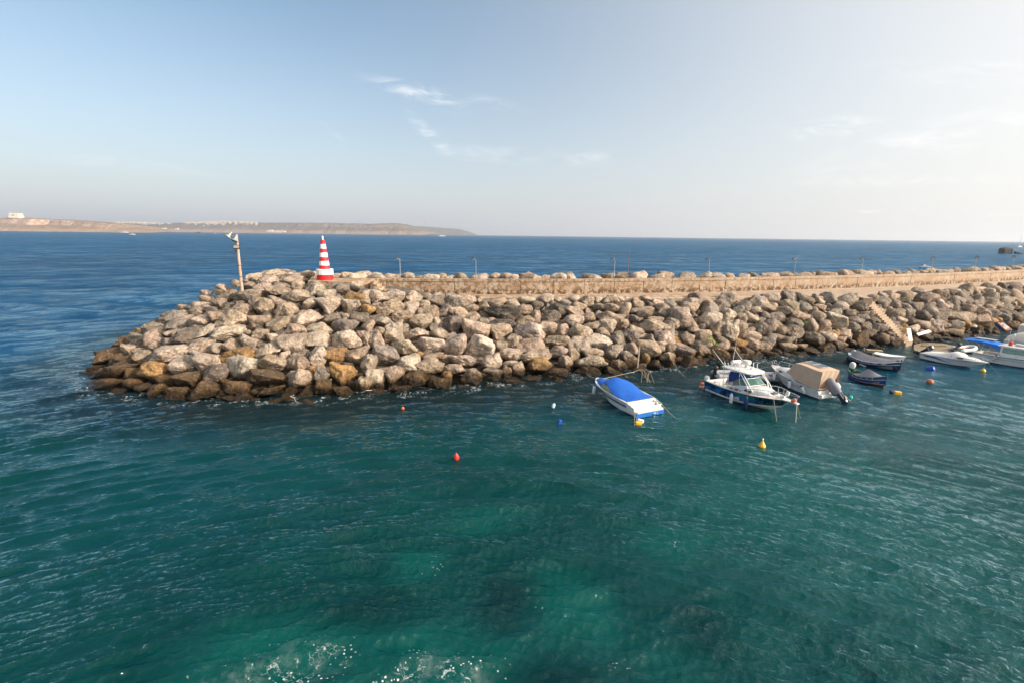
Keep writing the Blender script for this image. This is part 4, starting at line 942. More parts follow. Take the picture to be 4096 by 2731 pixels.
def build_far_boats():
    W_ = (.85, .82, .78); Rr = (.72, .22, .14)
    far_boat(497, 932, 26*P(497, 932).length/FPX, 'far white sailing boat with red cover and bare mast off the headland', 'sail', True, W_, Rr, 0)
    far_boat(542, 930, 16*P(542, 930).length/FPX, 'far white and red motorboat just right of the bare masted sailing boat', 'motor', False, W_, Rr, 0)
    far_boat(528, 940, 19*P(528, 940).length/FPX, 'far red topped motorboat under way, nearest of the three off the headland', 'motor', False, W_, (.75, .30, .22), math.pi)
    far_boat(711, 929, 16*5800/FPX, 'far small white motorboat off the low pale shore', 'motor', False, W_, (.8, .75, .7), 0) if False else None
    for (px, py, w, lab) in ((711, 928.6, 15, 'tiny white motorboat far off the ridge village'), (794, 933.5, 18, 'tiny white wake trailing motorboat left of the floodlight pole'), (861, 935, 7, 'tiniest white boat just left of the floodlight pole'), (235, 928.5, 8, 'tiny orange boat close under the headland')):
        q = P(px, py); far_boat(px, py, w*q.length/FPX, lab, 'motor', False, W_ if px != 235 else (.8, .35, .1), W_ if px != 235 else (.8, .35, .1))
    q = P(1760, 947); far_boat(1768, 946.5, 36*q.length/FPX*.75, 'low white ferry speeding past the distant cape', 'ferry', False, (.8, .82, .85), (.7, .72, .75), 0)
    q = P(3695, 1068); r = far_boat(3692, 1069, 5.6, 'small open motorboat with white wake on the open sea behind the wall', 'motor', False, (.30, .33, .36), (.12, .14, .16), rad(200))
    b = MB()
    rg = random.Random(2)
    for k in range(16): b.lathe([(rg.uniform(.15, .4), -.02), (rg.uniform(.1, .3), .08), (.02, .12)], 7, Matrix.Translation((-2.9-rg.uniform(0, 2.6), rg.uniform(-.5, .5), .0)))
    b.build('wake_foam', mat('wake_foam', (.85, .87, .88), .6), r)
    q = P(4077, 989); r = far_boat(4077, 989.5, 24*q.length/FPX, 'white sailing yacht beyond the two dark rocks at far right', 'sail', True, (.75, .77, .8), (.3, .32, .35), rad(20))
    # wake of the ferry
    # dark stacks
    def stack(name, px, py, w, h, lab, seed):
        a = P(px, py, 0); k = a.length/FPX*math.cos(0); v, f = rock_shape(seed, 4)
        v = np.sign(v)*np.abs(v)**.28
        v = v/np.abs(v).max(0)
        v = v*(1+.07*np.array([fnoise(q[0]*4+seed, q[1]*4, q[2]*2.5, 5) for q in v]))[:, None]
        dep = a.y*math.cos(0)
        W2 = w/2/FPX*dep; H2 = h/FPX*dep
        mb = MB(); mb.add([Vector((q[0]*W2, q[1]*W2*.7, q[2]*H2 if q[2] > 0 else q[2]*2)) for q in v], f)
        o = mb.build(name, mat('sea_stack_rock', (.045, .040, .036), .9, .4, .4, .8, 2.), smooth=True, loc=a); tag(o, lab, 'rock')
    stack('sea_stack', 4020, 1015, 37, 24, 'big dark blocky sea stack on the open sea at far right', 11)
    stack('sea_stack', 4067, 1016, 16, 9, 'small dark reef rock right of the big sea stack', 12); stack('sea_stack', 4083, 1016.5, 14, 3.5, 'low flat tail of dark reef right of the small reef rock', 13)
    # parasail
    q = PY(1702, 883.5, 4200); r = thing('parasail', q, 0, 'tiny red parasail flying in the sky above the distant cape', 'parasail'); s = 4.5*4200/FPX
    b = MB(); rings = []
    for i in range(9):
        a = math.pi*(i/8); rings.append([Vector((math.cos(a)*s*1.0, yy*s*.45, math.sin(a)*s*.9)) for yy in (-1, -.4, .4, 1)])
    b.loft(rings, closed=False, caps=False); o = b.build('canopy', mat('parasail_red', (.6, .06, .08), .6), r); o.modifiers.new('th', 'SOLIDIFY').thickness = .4
    b = MB(); b.tube([(-s*.8, 0, s*.1), (0, 0, -s*2.2)], s*.03, 4); b.tube([(s*.8, 0, s*.1), (0, 0, -s*2.2)], s*.03, 4); b.lathe([(.05*s, -2.9*s), (.16*s, -2.6*s), (.12*s, -2.2*s), (.0, -2.1*s)], 8); b.build('lines', M_DARK, r)
# ------------------------------------------------------------------ boats
def ip(tab, t):
    xs = [a for a, b in tab]; ys = [b for a, b in tab]
    if t <= xs[0]: return ys[0]
    if t >= xs[-1]: return ys[-1]
    for i in range(len(xs)-1):
        if t <= xs[i+1]:
            g = (t-xs[i])/(xs[i+1]-xs[i])
            p0 = ys[i-1] if i else ys[i]; p3 = ys[i+2] if i+2 < len(ys) else ys[i+1]; a, b = ys[i], ys[i+1]
            m0 = (b-p0)*.5; m1 = (p3-a)*.5; g2 = g*g; g3 = g2*g
            return (2*g3-3*g2+1)*a+(g3-2*g2+g)*m0+(-2*g3+3*g2)*b+(g3-g2)*m1
class Hull:
    """x forward from the stern, y to port, z up from the waterline"""
    def __init__(s, L, beam, sheer, chine_b, chine_z, keel_z, rake=.8, flare=0., stern_rake=0., n=26):
        s.L, s.beam, s.sheer, s.cb, s.cz, s.kz, s.rake, s.flare, s.sr, s.n = L, beam, sheer, chine_b, chine_z, keel_z, rake, flare, stern_rake, n
        s.T = [1-(1-i/n)**1.25 for i in range(n+1)]
    def xr(s, t, f): # f: -1 keel .. 0 chine .. 1 sheer
        r = s.rake*(.35+.65*max(f, 0)) if f >= 0 else s.rake*.35*(1+f)
        Lf = s.L-s.rake+r
        x = t*Lf
        if s.sr: x += s.sr*(1-max(f, 0))*(1-t)**3
        return x
    def pt(s, t, f, side=1, out=0.):
        hb, cb = ip(s.beam, t), ip(s.cb, t); zs, cz = ip(s.sheer, t), ip(s.cz, t)
        if f >= 0:
            y = cb+(hb-cb)*f-s.flare*math.sin(math.pi*f)*min(1, hb*2); z = cz+(zs-cz)*f
        else:
            y = cb*(1+f); z = cz+(ip(s.kz, t)-cz)*(-f)
        return Vector((s.xr(t, f), side*(max(y, 0)+out), z))
    def strip(s, f0, f1, out=0., t0=0., t1=1., k=4, th=0.):
        mb = MB(); Ts = [t0]+[t for t in s.T if t0 < t < t1]+[t1]
        for sd_ in (1, -1):
            rings = []
            for t in Ts:
                r = [s.pt(t, f0+(f1-f0)*j/k, sd_, out) for j in range(k+1)]
                if th: r += [s.pt(t, f0+(f1-f0)*j/k, sd_, out-th) for j in range(k, -1, -1)]
                rings.append(r)
            mb.loft(rings, closed=bool(th), caps=bool(th))
        return mb
    def shell(s):
        mb = s.strip(0, 1); b = s.strip(-1, 0); mb.add(b.v, b.f)
        fs = [-1, -.5, 0, .25, .5, .75, 1]
        a = [s.pt(0, f, 1) for f in fs]; c = [s.pt(0, f, -1) for f in fs]
        mb.add(a+c, [(i, i+1, i+1+len(fs), i+len(fs)) for i in range(len(fs)-1)])
        return mb
    def deck(s, t0, t1, crown=.04, dz=0., inset=0., k=6, n=14):
        mb = MB(); rings = []
        for i in range(n+1):
            t = t0+(t1-t0)*i/n; hb = max(ip(s.beam, t)-inset, .0); z = ip(s.sheer, t)+dz; x = s.xr(t, 1)
            rings.append([Vector((x, hb*(2*j/k-1), z+crown*(1-(2*j/k-1)**2)*min(1, hb*1.5))) for j in range(k+1)])
        return mb.loft(rings, closed=False, caps=False)
    def cockpit(s, t0, t1, g, floor, n=12):
        """side decks, inner walls and floor"""
        gun, inn = MB(), MB(); Ts = [t0+(t1-t0)*i/n for i in range(n+1)]
        ring = []
        for sd_ in (1, -1):
            o = []; i_ = []; fl = []
            for t in Ts:
                hb = ip(s.beam, t); z = ip(s.sheer, t); x = s.xr(t, 1)
                o.append(Vector((x, sd_*hb, z))); i_.append(Vector((x, sd_*max(hb-g, .02), z+.01))); fl.append(Vector((x, sd_*max(hb-g-.03, .01), floor)))
            gun.loft([[a, b] for a, b in zip(o, i_)], closed=False, caps=False)
            inn.loft([[a, b] for a, b in zip(i_, fl)], closed=False, caps=False)
            ring.append((i_, fl))
        inn.loft([[a, b] for a, b in zip(ring[0][1], ring[1][1])], closed=False, caps=False)
        for e in (0, -1): inn.add([ring[0][0][e], ring[1][0][e], ring[1][1][e], ring[0][1][e]], [(0, 1, 2, 3)])
        return gun, inn
    def rail(s, f=1., r=.03, out=.0, dz=0., t0=0., t1=1., n=6):
        mb = MB()
        Ts = [t0]+[t for t in s.T if t0 < t < t1]+[t1]
        for sd_ in (1, -1): mb.tube([s.pt(t, f, sd_, out)+Vector((0, 0, dz)) for t in Ts], r, n)
        return mb

def fender(root_pos, L, r, label, tilt=(0, 0, 0), ends=(.02, .02, .07), body=(.72, .72, .74), name='fender'):
    o = thing(name, root_pos, 0, label, 'fender', None); o.rotation_euler = tilt
    b = MB(); b.lathe([(r*.8, -L/2), (r, -L/2+.05), (r, L/2-.05), (r*.8, L/2)], 14); b.build('body', mat('fender_vinyl', body, .35, .04), o, smooth=True)
    e = MB(); e.lathe([(.01, L/2+.12), (r*.25, L/2+.11), (r*.55, L/2+.04), (r*.82, L/2-.01)], 14); e.lathe([(.01, -L/2-.08), (r*.4, -L/2-.06), (r*.82, -L/2+.01)], 14); e.build('end_caps', mat('fender_end', ends, .4, .05), o, smooth=True)
    return o
def rope(pts, r, label, col=(.46, .36, .22), name='mooring_rope', sag=0.):
    P_ = [Vector(q) for q in pts]
    if len(P_) == 2 and sag is not None:
        a, b = P_; P_ = [a.lerp(b, i/10)-Vector((0, 0, sag*4*(i/10)*(1-i/10))) for i in range(11)]
    o = MB().tube(P_, r*.55, 5).build(name, mat('rope_fibre', col, .9, .2, 30.)); tag(o, label, 'rope', 'mooring ropes'); return o
def outboard(name, parent, loc, rz, tilt, cowl_col, leg_col, s=1.0, cover=False, band=None):
    """tilt about the transom; x forward"""
    e = bpy.data.objects.new('rig', None)
    Mx = Matrix.Translation(loc) @ Matrix.Rotation(rz, 4, 'Z') @ Matrix.Rotation(tilt, 4, 'Y') @ Matrix.Scale(s, 4)
    bpy.data.objects.remove(e)
    cw = MB(); secs = [(0, .16, .13), (.10, .24, .17), (.32, .27, .19), (.48, .22, .17), (.56, .12, .10)] if not (cover and s > 1.5) else [(-.45, .20, .13), (-.30, .24, .16), (.10, .25, .18), (.32, .27, .19), (.44, .22, .17), (.50, .12, .10)]
    rings = []
    for z, a, b in secs:
        rings.append([Mx @ Vector((-.18+a*math.cos(q)*abs(math.cos(q))**-.35 if abs(math.cos(q)) > 1e-3 else -.18, b*math.sin(q), z+.10)) for q in [2*math.pi*i/14 for i in range(14)]])
    cw.loft(rings); o = cw.build(name, mat('cowl_paint', cowl_col, .35 if not cover else .85, .06, 4., .15 if cover else 0., 9.), parent, smooth=True)
    lg = MB()
    lg.loft([[Mx @ Vector((-.18+a*x, b*y, z)) for x, y in ((-1, -1), (1, -1), (1, 1), (-1, 1))] for z, a, b in ((.12, .13, .10), (-.05, .12, .07), (-.45, .10, .045), (-.75, .09, .035))])
    lg.loft([[Mx @ Vector((-.18+x, y*.012, z)) for x, y in ((-.16, -1), (.12, -1), (.12, 1), (-.16, 1))] for z in (-.98, -.70)])
    lg.lathe([(.02, -.2), (.055, -.1), (.06, .12), (.03, .2)], 10, Mx @ Matrix.Translation((-.2, 0, -.82)) @ Matrix.Rotation(rad(90), 4, 'Y'))
    lg.loft([[Mx @ Vector((x, y, z)) for x, y in ((-.10, -.10), (.06, -.10), (.06, .10), (-.10, .10))] for z in (-.30, .10)])
    lg.build('leg', mat('leg_paint', leg_col, .4, .08), o)
    pr = MB()
    for k in range(3):
        q = Mx @ Matrix.Translation((-.42, 0, -.82)) @ Matrix.Rotation(rad(120*k), 4, 'X')
        pr.loft([[q @ Vector((dx, dy, z)) for dx, dy in ((-.02, -w), (.01, -w), (.03, w), (0, w))] for z, w in ((.03, .02), (.10, .06), (.16, .03))])
    pr.build('propeller', mat('prop_metal', (.25, .24, .22), .3, .05, metal=.8), o)
    if band:
        b = MB(); b.loft([[Mx @ Vector((-.18+.285*math.cos(q), .20*math.sin(q), z+.10)) for q in [2*math.pi*i/14 for i in range(14)]] for z in (.22, .30)]); b.build('decal_band', mat('cowl_band', band, .4), o)
    return o

M_GEL = mat('white_gelcoat', (.66, .65, .63), .22, .03, 1.5, dirt=(.55, .50, .42), dirt_amt=.35, coat=.3)
M_GEL2 = mat('cream_gelcoat', (.62, .58, .51), .3, .04, 1.5, dirt=(.46, .40, .32), dirt_amt=.4)
M_NONSKID = mat('nonskid_deck', (.56, .52, .47), .6, .05, 3., .15, 60.)
M_STEEL = mat('polished_tube', (.66, .66, .66), .22, .03, metal=.9)
M_BLACK = mat('black_rubber', (.012, .012, .014), .6, .1)
M_GLASS = mat('tinted_glass', (.03, .07, .07), .06, .1, 2., spec=.8)
M_BLUETARP = mat('blue_canvas', (.0, .088, .42), .8, .10, 3., .5, 12.)
M_NAVYC = mat('navy_canvas', (.006, .035, .16), .85, .12, 3., .4, 12.)
M_GREYTARP = mat('grey_tarpaulin', (.21, .20, .215), .85, .10, 2.5, .5, 8.)
M_TANC = mat('tan_canvas', (.50, .36, .26), .9, .06, 2.5, .35, 10.)

def bline(r, rz):
    M_ = Matrix.Translation(r) @ Matrix.Rotation(rz, 4, 'Z'); return M_

def boat_blue_cover():
    st = Vector((9.45, 32.75, 0)); hd = math.atan2(37.75-32.75, 6.95-9.45)
    r = thing('motorboat', st, hd, 'white motorboat with bright blue canvas cover over cockpit and bow, tied stern out', 'motorboat')
    L = 5.95
    h = Hull(L, [(0, 1.26), (.25, 1.32), (.5, 1.30), (.7, 1.12), (.85, .78), (.95, .38), (1, .02)], [(0, .60), (.12, .78), (.4, .90), (.7, .98), (1, 1.06)],
             [(0, 1.10), (.3, 1.12), (.6, .95), (.8, .55), (.93, .2), (1, .0)], [(0, .02), (.5, .08), (.8, .28), (1, .62)], [(0, -.35), (.6, -.33), (.85, -.1), (1, .5)], rake=1.15, flare=.05)
    h.shell().build('hull', M_GEL, r, smooth=True)
    h.strip(.44, .62, .008, t1=.985, k=2).build('stripe', mat('stripe_blue', (.012, .055, .19), .3, .05), r, smooth=True)
    h.strip(-.12, .05, .006, t1=.9, k=2).build('boot_stripe', mat('boot_blue', (.01, .09, .22), .4, .1), r, smooth=True)
    h.rail(1., .028, 0, .0).build('rub_rail', M_GEL2, r, smooth=True)
    h.deck(.13, 1., .05).build('deck', M_GEL, r, smooth=True)
    # stern well and swim platform
    w = MB()
    hb = 1.24
    w.box(-.02, .42, -hb, hb, .18, .42); w.box(.42, .74, -hb, hb, .2, .60)
    for s_ in (1, -1): w.loft([[Vector((x, s_*y, z)) for y, z in ((hb+.01, .42), (hb+.01, zt), (hb-.16, zt), (hb-.20, .42))] for x, zt in ((.05, .44), (.35, .64), (.80, .80))])
    w.box(.68, .80, -hb+.02, hb-.02, .5, .82)
    w.build('stern_well', M_GEL, r, bevel=.03)
    p = MB(); p.loft([[Vector((x, y, z)) for x, y in ((-.32, -1.12), (-.22, -1.22), (.0, -1.25), (.0, 1.25), (-.22, 1.22), (-.32, 1.12))] for z in (.30, .40)]); p.build('swim_platform', M_NONSKID, r, bevel=.02)
    tr = MB(); tr.box(-.30, -.0, -1.23, 1.23, -.02, .295); tr.build('transom_band', mat('transom_blue', (.01, .12, .42), .3, .05), r, bevel=.02)
    f = MB(); f.box(-.36, -.305, -.55, -.20, .10, .14); f.box(-.38, -.305, -.30, -.26, .0, .16); f.box(-.36, -.305, -.62, -.58, .05, .2); f.build('ladder_bracket', M_STEEL, r)
    d = MB(); d.lathe([(.05, -.5), (.22, -.35), (.2, -.1), (.1, 0)], 8, Matrix.Translation((-.35, -.1, -.1))); d.build('stern_drive', M_BLACK, r)
    # cockpit cover
    def cover(t0, t1, n, ridge, edge, inset, name):
        rings = []; k = 12
        for i in range(n+1):
            u = i/n; t = t0+(t1-t0)*u; hb = ip(h.beam, t)-inset(u); z0 = ip(h.sheer, t)+edge(u); x = h.xr(t, 1)
            row = []
            for j in range(k+1):
                v = 2*j/k-1; y = hb*v; z = z0+ridge(u)*(1-abs(v)**1.7)-(.05 if abs(v) == 1 else 0)
                z += .018*math.sin(9*u+5*v)+.012*math.sin(17*v+4*u)
                row.append(Vector((x, y, z)))
            rings.append(row)
        rings2 = [[q+Vector((0, 0, .012)) for q in row] for row in rings]
        mb = MB(); mb.loft([a+list(reversed(b)) for a, b in zip(rings2, rings)]); return mb.build(name, M_BLUETARP, r, smooth=True, subd=1)
    pk = lambda u: .10+.16*math.exp(-((u-.9)/.3)**2)+.20*math.exp(-((u-.47)/.20)**2)
    c1 = cover(.128, .665, 22, pk, lambda u: .03+.40*ss(.35, .85, u), lambda u: .04+.22*ss(.4, .95, u), 'cockpit_cover')
    c2 = cover(.655, .945, 12, lambda u: .08+.30*(1-u)**2, lambda u: .03, lambda u: .06+.08*(1-u), 'bow_cover')
    sn = MB()
    for k in range(8): sn.lathe([(.02, 0), (.02, .012)], 8, Matrix.Translation((.755, -1.15+k*.33, .835)))
    sn.build('snaps', M_STEEL, c1)
    g = MB()
    for s_ in (1, -1):
        pts0 = [(h.xr(t, 1), s_*(ip(h.beam, t)-.14), ip(h.sheer, t)+.02) for t in (.42, .52, .62, .68)]
        pts1 = [(a-.08, b*.94, c+q) for (a, b, c), q in zip(pts0, (.10, .28, .34, .30))]
        g.loft([[Vector(a), Vector(b)] for a, b in zip(pts0, pts1)], closed=False, caps=False)
    o = g.build('windscreen', mat('greenish_screen', (.30, .34, .22), .1, .1, spec=.8), r); o.modifiers.new('s', 'SOLIDIFY').thickness = .02
    fr = MB()
    for s_ in (1, -1): fr.tube([(h.xr(t, 1), s_*(ip(h.beam, t)-.13), ip(h.sheer, t)+.03) for t in (.40, .5, .6, .69)], .015, 5)
    fr.build('screen_frame', M_BLACK, o)
    cl = MB()
    for t in (.06, .55, .9):
        for s_ in (1, -1): cl.box(h.xr(t, 1)-.08, h.xr(t, 1)+.08, s_*(ip(h.beam, t)-.06)-.015, s_*(ip(h.beam, t)-.06)+.015, ip(h.sheer, t)+.02, ip(h.sheer, t)+.06)
    cl.build('cleats', M_STEEL, r)
    M_ = bline(st, hd)
    fender(M_ @ Vector((4.95, .98, .50)), .62, .12, 'white fender with dark ends at the port bow of the blue covered boat', (rad(6), rad(4), 0))
    rope([M_ @ Vector((.05, 1.2, .62)), P(2549, 1692, .05)], .022, 'pale rope from the stern corner of the blue covered boat down to the yellow float')
    rope([M_ @ Vector((.05, 1.2, .62)), P(2542, 1735, -.3)], .022, 'thick pale rope hanging straight into the water off the stern of the blue covered boat')
    rope([M_ @ Vector((.1, -1.24, .62)), P(2709, 1676, -.02)], .028, 'rope from the right stern corner of the blue covered boat into the water', sag=.06)
    rope([M_ @ Vector((5.85, .1, 1.08)), P(2350, 1497, .9)], .018, 'thin pale rope from the bow of the blue covered boat left to the boulders', (.6, .58, .52), sag=.08)
    rope([M_ @ Vector((5.6, -.4, 1.05)), P(2530, 1487, .75), P(2560, 1477, .85)], .026, 'ochre rope from the bow of the blue covered boat right to the waterline boulder')
    mb = MB(); rg = random.Random(4); c = P(2560, 1478, .9)
    for k in range(7):
        a = c+Vector((rg.uniform(-.2, .6), rg.uniform(-.1, .3), .05)); mb.tube([a, a+Vector((rg.uniform(-.1, .5), -.3, -.1)), a+Vector((rg.uniform(-.2, .9), -.75, -.95))], .012, 5)
    o = mb.build('rope_tangle', bpy.data.materials['rope_fibre']); tag(o, 'tangle of pale ropes draped over the waterline boulder behind the blue covered boat', 'rope')

def sport_graphic():
    m = bpy.data.materials.new('hull_wrap'); m.use_nodes = True; t = NT(m.node_tree); t.t.nodes.clear()
    tc = t.n('ShaderNodeTexCoord').outputs['Object']; x, y, z = t.n('ShaderNodeSeparateXYZ', {0: tc}).outputs
    a = t.noise(t.mapping(tc, (.8, 1, 3.)), 1.4, 5, .6, .8); bnz = t.n('ShaderNodeTexVoronoi', {'Vector': t.mapping(tc, (7, 7, 14)), 'Scale': 1.0}).outputs[0]
    c = t.mix(t.ramp(a, .38, .60), (.006, .055, .20), (.008, .18, .42))
    mid = t.m('MULTIPLY', t.ramp(x, 3.0, 3.6), t.ramp(x, 5.0, 4.2)); c = t.mix(t.m('MULTIPLY', mid, t.ramp(z, .35, .8)), c, (.02, .30, .30))
    dk = t.m('MULTIPLY', t.ramp(t.noise(t.mapping(tc, (1.2, 1, 2.2), (0, .5, 0)), 1.7, 3, .5, 1.2), .52, .60), t.ramp(x, 3.4, 2.6)); c = t.mix(dk, c, (.004, .010, .022))
    bow = t.ramp(x, 4.5, 4.8); c = t.mix(bow, c, t.mix(t.ramp(bnz, .28, .42), (.02, .22, .32), (.003, .014, .03)))
    t.n('ShaderNodeOutputMaterial', {0: t.n('ShaderNodeBsdfPrincipled', {'Base Color': c, 'Roughness': .22, 'Coat Weight': .4})}); return m

def boat_sport():
    st = Vector((16.65, 38.9, 0)); hd = math.atan2(33.7-38.9, 18.75-16.65)
    r = thing('fishing_boat', st, hd, 'sport fishing boat with patterned blue hull, white hardtop and blue side curtains', 'fishing boat')
    L = 6.75
    h = Hull(L, [(0, 1.28), (.3, 1.36), (.55, 1.32), (.75, 1.05), (.9, .55), (1, .03)], [(0, .86), (.3, .86), (.6, .95), (.85, 1.08), (1, 1.14)],
             [(0, 1.12), (.4, 1.15), (.7, .8), (.9, .28), (1, 0)], [(0, .05), (.6, .10), (.85, .26), (1, .5)], [(0, -.4), (.6, -.38), (.88, -.1), (1, .35)], rake=.95, flare=.10)
    h.shell().build('hull', M_GEL2, r, smooth=True)
    h.strip(.16, .90, .010, t1=.99, k=5).build('hull_graphic', sport_graphic(), r, smooth=True)
    tg = MB(); tg.box(-.012, 0, -1.16, 1.16, .25, .78); tg.build('transom_graphic', bpy.data.materials['hull_wrap'], r)
    h.rail(.93, .035, .0).build('rub_rail', M_BLACK, r, smooth=True)
    gun, inn = h.cockpit(.03, .50, .22, .25); gun.build('gunwale', M_GEL, r); inn.build('cockpit', M_GEL2, r)
    sb = MB(); sb.box(0.0, .30, -1.1, 1.1, .26, .84); sb.build('stern_bulkhead', M_GEL, r, bevel=.04)
    eb = MB(); eb.box(.75, 1.75, -.55, .55, .26, .58); eb.build('engine_box', M_GEL2, r, bevel=.12)
    h.deck(.50, 1., .06).build('foredeck', M_NONSKID, r, smooth=True)
    # cabin trunk
    ct = MB(); rings = []
    for x, w, z in ((3.0, 1.0, 1.22), (3.5, 1.02, 1.32), (4.2, .92, 1.42), (4.9, .72, 1.36), (5.45, .5, 1.26), (5.7, .36, 1.14)):
        zb = ip(h.sheer, x/L)-.03; rings.append([Vector((x, q*w, zz)) for q, zz in ((-1.05, zb), (-.97, z-.12), (-.75, z-.02), (0, z+.04), (.75, z-.02), (.97, z-.12), (1.05, zb))])
    ct.loft(rings); ct.build('cabin_trunk', M_GEL, r, smooth=True)
    # coaming under the windscreen
    cs = MB(); rings = []
    for x, w, z in ((2.1, 1.12, 1.02), (2.8, 1.12, 1.14), (3.5, 1.04, 1.36), (3.9, .92, 1.44)):
        rings.append([Vector((x, s_*w*k, zz)) for s_, k, zz in ((-1, 1.0, .80), (-1, .97, z), (-1, .88, z+.01))]); 
    for s_ in (1, -1):
        o = MB().loft([[Vector((q.x, q.y*s_, q.z)) for q in rr] for rr in rings], closed=False, caps=False).build('side_coaming', M_GEL, r); o.modifiers.new('s', 'SOLIDIFY').thickness = .05
    # lettering blocks on the coaming: rows of small dark marks as on the boat
    lt = MB(); rg = random.Random(3)
    for row, (x0, x1, z) in enumerate(((2.42, 2.74, .98), (2.46, 2.70, .92), (2.90, 3.25, 1.06), (2.95, 3.22, 1.0), (2.88, 3.2, .94), (3.32, 3.5, 1.02), (3.32, 3.5, .95))):
        x = x0
        while x < x1:
            w_ = rg.uniform(.02, .05); yy = -(1.122 if x < 2.9 else 1.122-(x-2.8)*.115); lt.box(x, x+w_, yy-.006, yy+.02, z-.018, z+.018); x += w_+.015
    # fish shaped mark above the lettering
    lt.loft([[Vector((2.44+.26*a, -1.131, 1.05+b*.035)), Vector((2.44+.26*a, -1.120, 1.05+b*.035))] for a, b in ((0, 0), (.3, 1), (.6, .6), (.85, .1), (1, .8), (1, -.5), (.85, -.1), (.5, -.7), (.2, -.6))], closed=False)
    lt.build('lettering', mat('dark_lettering', (.03, .02, .05), .5), r)
    wd = MB(); wd.loft([[Vector((x, s_*(1.0 if x < 4.1 else .96)*1.0, z)) for z in (1.06, 1.20)] for s_ in (-1,) for x in (3.72, 3.8, 4.2, 4.28)], closed=False, caps=False)
    wd2 = MB(); wd2.box(3.70, 4.26, -1.035, -.93, 1.07, 1.20); wd2.box(3.70, 4.26, .93, 1.035, 1.07, 1.20); wd2.build('side_window', M_BLACK, r, bevel=.02)
    # windscreen
    ws = MB(); base = [(2.55, -1.0, 1.14), (3.3, -1.0, 1.36), (3.95, -.72, 1.46), (4.1, 0, 1.50), (3.95, .72, 1.46), (3.3, 1.0, 1.36), (2.55, 1.0, 1.14)]
    topp = [(2.55, -.9, 1.50), (3.0, -.86, 1.78), (3.42, -.60, 1.86), (3.52, 0, 1.88), (3.42, .60, 1.86), (3.0, .86, 1.78), (2.55, .9, 1.50)]
    ws.loft([[Vector(a), Vector(b)] for a, b in zip(base, topp)], closed=False, caps=False); o = ws.build('windscreen', mat('screen_glass', (.05, .13, .11), .07, .15, 2., spec=.8), r); o.modifiers.new('s', 'SOLIDIFY').thickness = .02
    fr = MB(); fr.tube(base, .022, 5); fr.tube(topp, .022, 5)
    for a, b in zip(base[1:-1], topp[1:-1]): fr.tube([a, b], .02, 5)
    fr.build('screen_frame', M_STEEL, o)
    # blue curtains between screen and hardtop
    cu = MB()
    for s_ in (1, -1): cu.loft([[Vector((x, s_*y, z)) for x, y, z in q] for q in (((1.9, 1.0, 1.16), (2.15, .90, 2.18)), ((2.55, .98, 1.46), (2.5, .90, 2.22)), ((3.0, .88, 1.79), (3.0, .88, 2.22)))], closed=False, caps=False)
    cu.loft([[Vector(a), Vector(b)] for a, b in zip(topp[1:-1], [(3.05, -.86, 2.24), (3.4, -.6, 2.24), (3.46, 0, 2.24), (3.4, .6, 2.24), (3.05, .86, 2.24)])], closed=False, caps=False)
    o = cu.build('side_curtains', M_NAVYC, r); o.modifiers.new('s', 'SOLIDIFY').thickness = .015
    cw = MB(); cw.lathe([(.30, 0), (.0, .005)], 16, Matrix.Translation((3.475, .0, 2.06)) @ Matrix.Rotation(rad(97), 4, 'Y') @ Matrix.Diagonal((.45, 1, 1, 1))); cw.build('clear_panel', mat('clear_vinyl', (.55, .58, .58), .15), o)
    # hardtop
    ht = MB(); ou = [(1.35, .98), (1.5, 1.05), (3.2, 1.02), (3.7, .88), (3.95, .5), (4.0, 0)]
    ou = [(x, y) for x, y in ou]+[(x, -y) for x, y in reversed(ou[:-1])]
    ht.loft([[Vector((2.6+(x-2.6)*k, y*k, z)) for x, y in ou] for k, z in ((.95, 2.26), (1, 2.31), (1, 2.36), (.9, 2.42), (.5, 2.45))]); ht.build('hardtop', M_GEL, r, smooth=True)
    lg = MB()
    for s_ in (1, -1):
        lg.tube([(1.75, s_*1.08, .90), (1.55, s_*.98, 2.28)], .03, 7); lg.tube([(2.15, s_*1.06, .95), (2.1, s_*.97, 2.0), (2.3, s_*.95, 2.2), (3.1, s_*.93, 2.28)], .024, 7)
        lg.tube([(3.1, s_*.95, 2.3), (3.9, s_*1.02, 1.55), (4.1, s_*1.02, 1.05)], .035, 7); lg.tube([(3.35, s_*.92, 2.3), (4.15, s_*.98, 1.5), (4.45, s_*.93, 1.12)], .035, 7)
        for z in (1.2, 1.5, 1.8): lg.tube([(1.70, s_*1.05, z), (2.12, s_*1.02, z)], .015, 5)
    lg.build('tower_frame', mat('white_tube', (.78, .78, .78), .3, .02, metal=.1), r, smooth=True)
    rh = MB()
    for s_ in (1, -1):
        for k in range(5): MB().tube([(1.6+k*.35, s_*.86, 2.40), (1.5+k*.35, s_*.92, 2.74)], .028, 7).build('rod_holder', M_GEL, r)
    rf = MB(); rf.lathe([(.02, -.42), (.17, -.40), (.19, -.3), (.19, .3), (.17, .40), (.02, .42)], 16, Matrix.Translation((1.75, .0, 2.66)) @ Matrix.Rotation(rad(90), 4, 'X')); o = rf.build('life_raft', M_GEL, r, smooth=True)
    sp = MB()
    for q in (-.3, 0, .3): sp.tube([(1.53, q, 2.44), (1.54, q, 2.72), (1.75, q, 2.87), (1.96, q, 2.72), (1.97, q, 2.44)], .014, 5)
    sp.build('cradle', M_STEEL, o)
    rd = MB(); rd.lathe([(.12, 2.44), (.12, 2.72)], 10, Matrix.Translation((2.55, .25, 0))); rd.lathe([(.26, 2.72), (.30, 2.76), (.30, 2.92), (.27, 2.98), (.1, 3.0)], 20, Matrix.Translation((2.55, .25, 0))); rd.build('radar_dome', M_GEL, r, smooth=True)
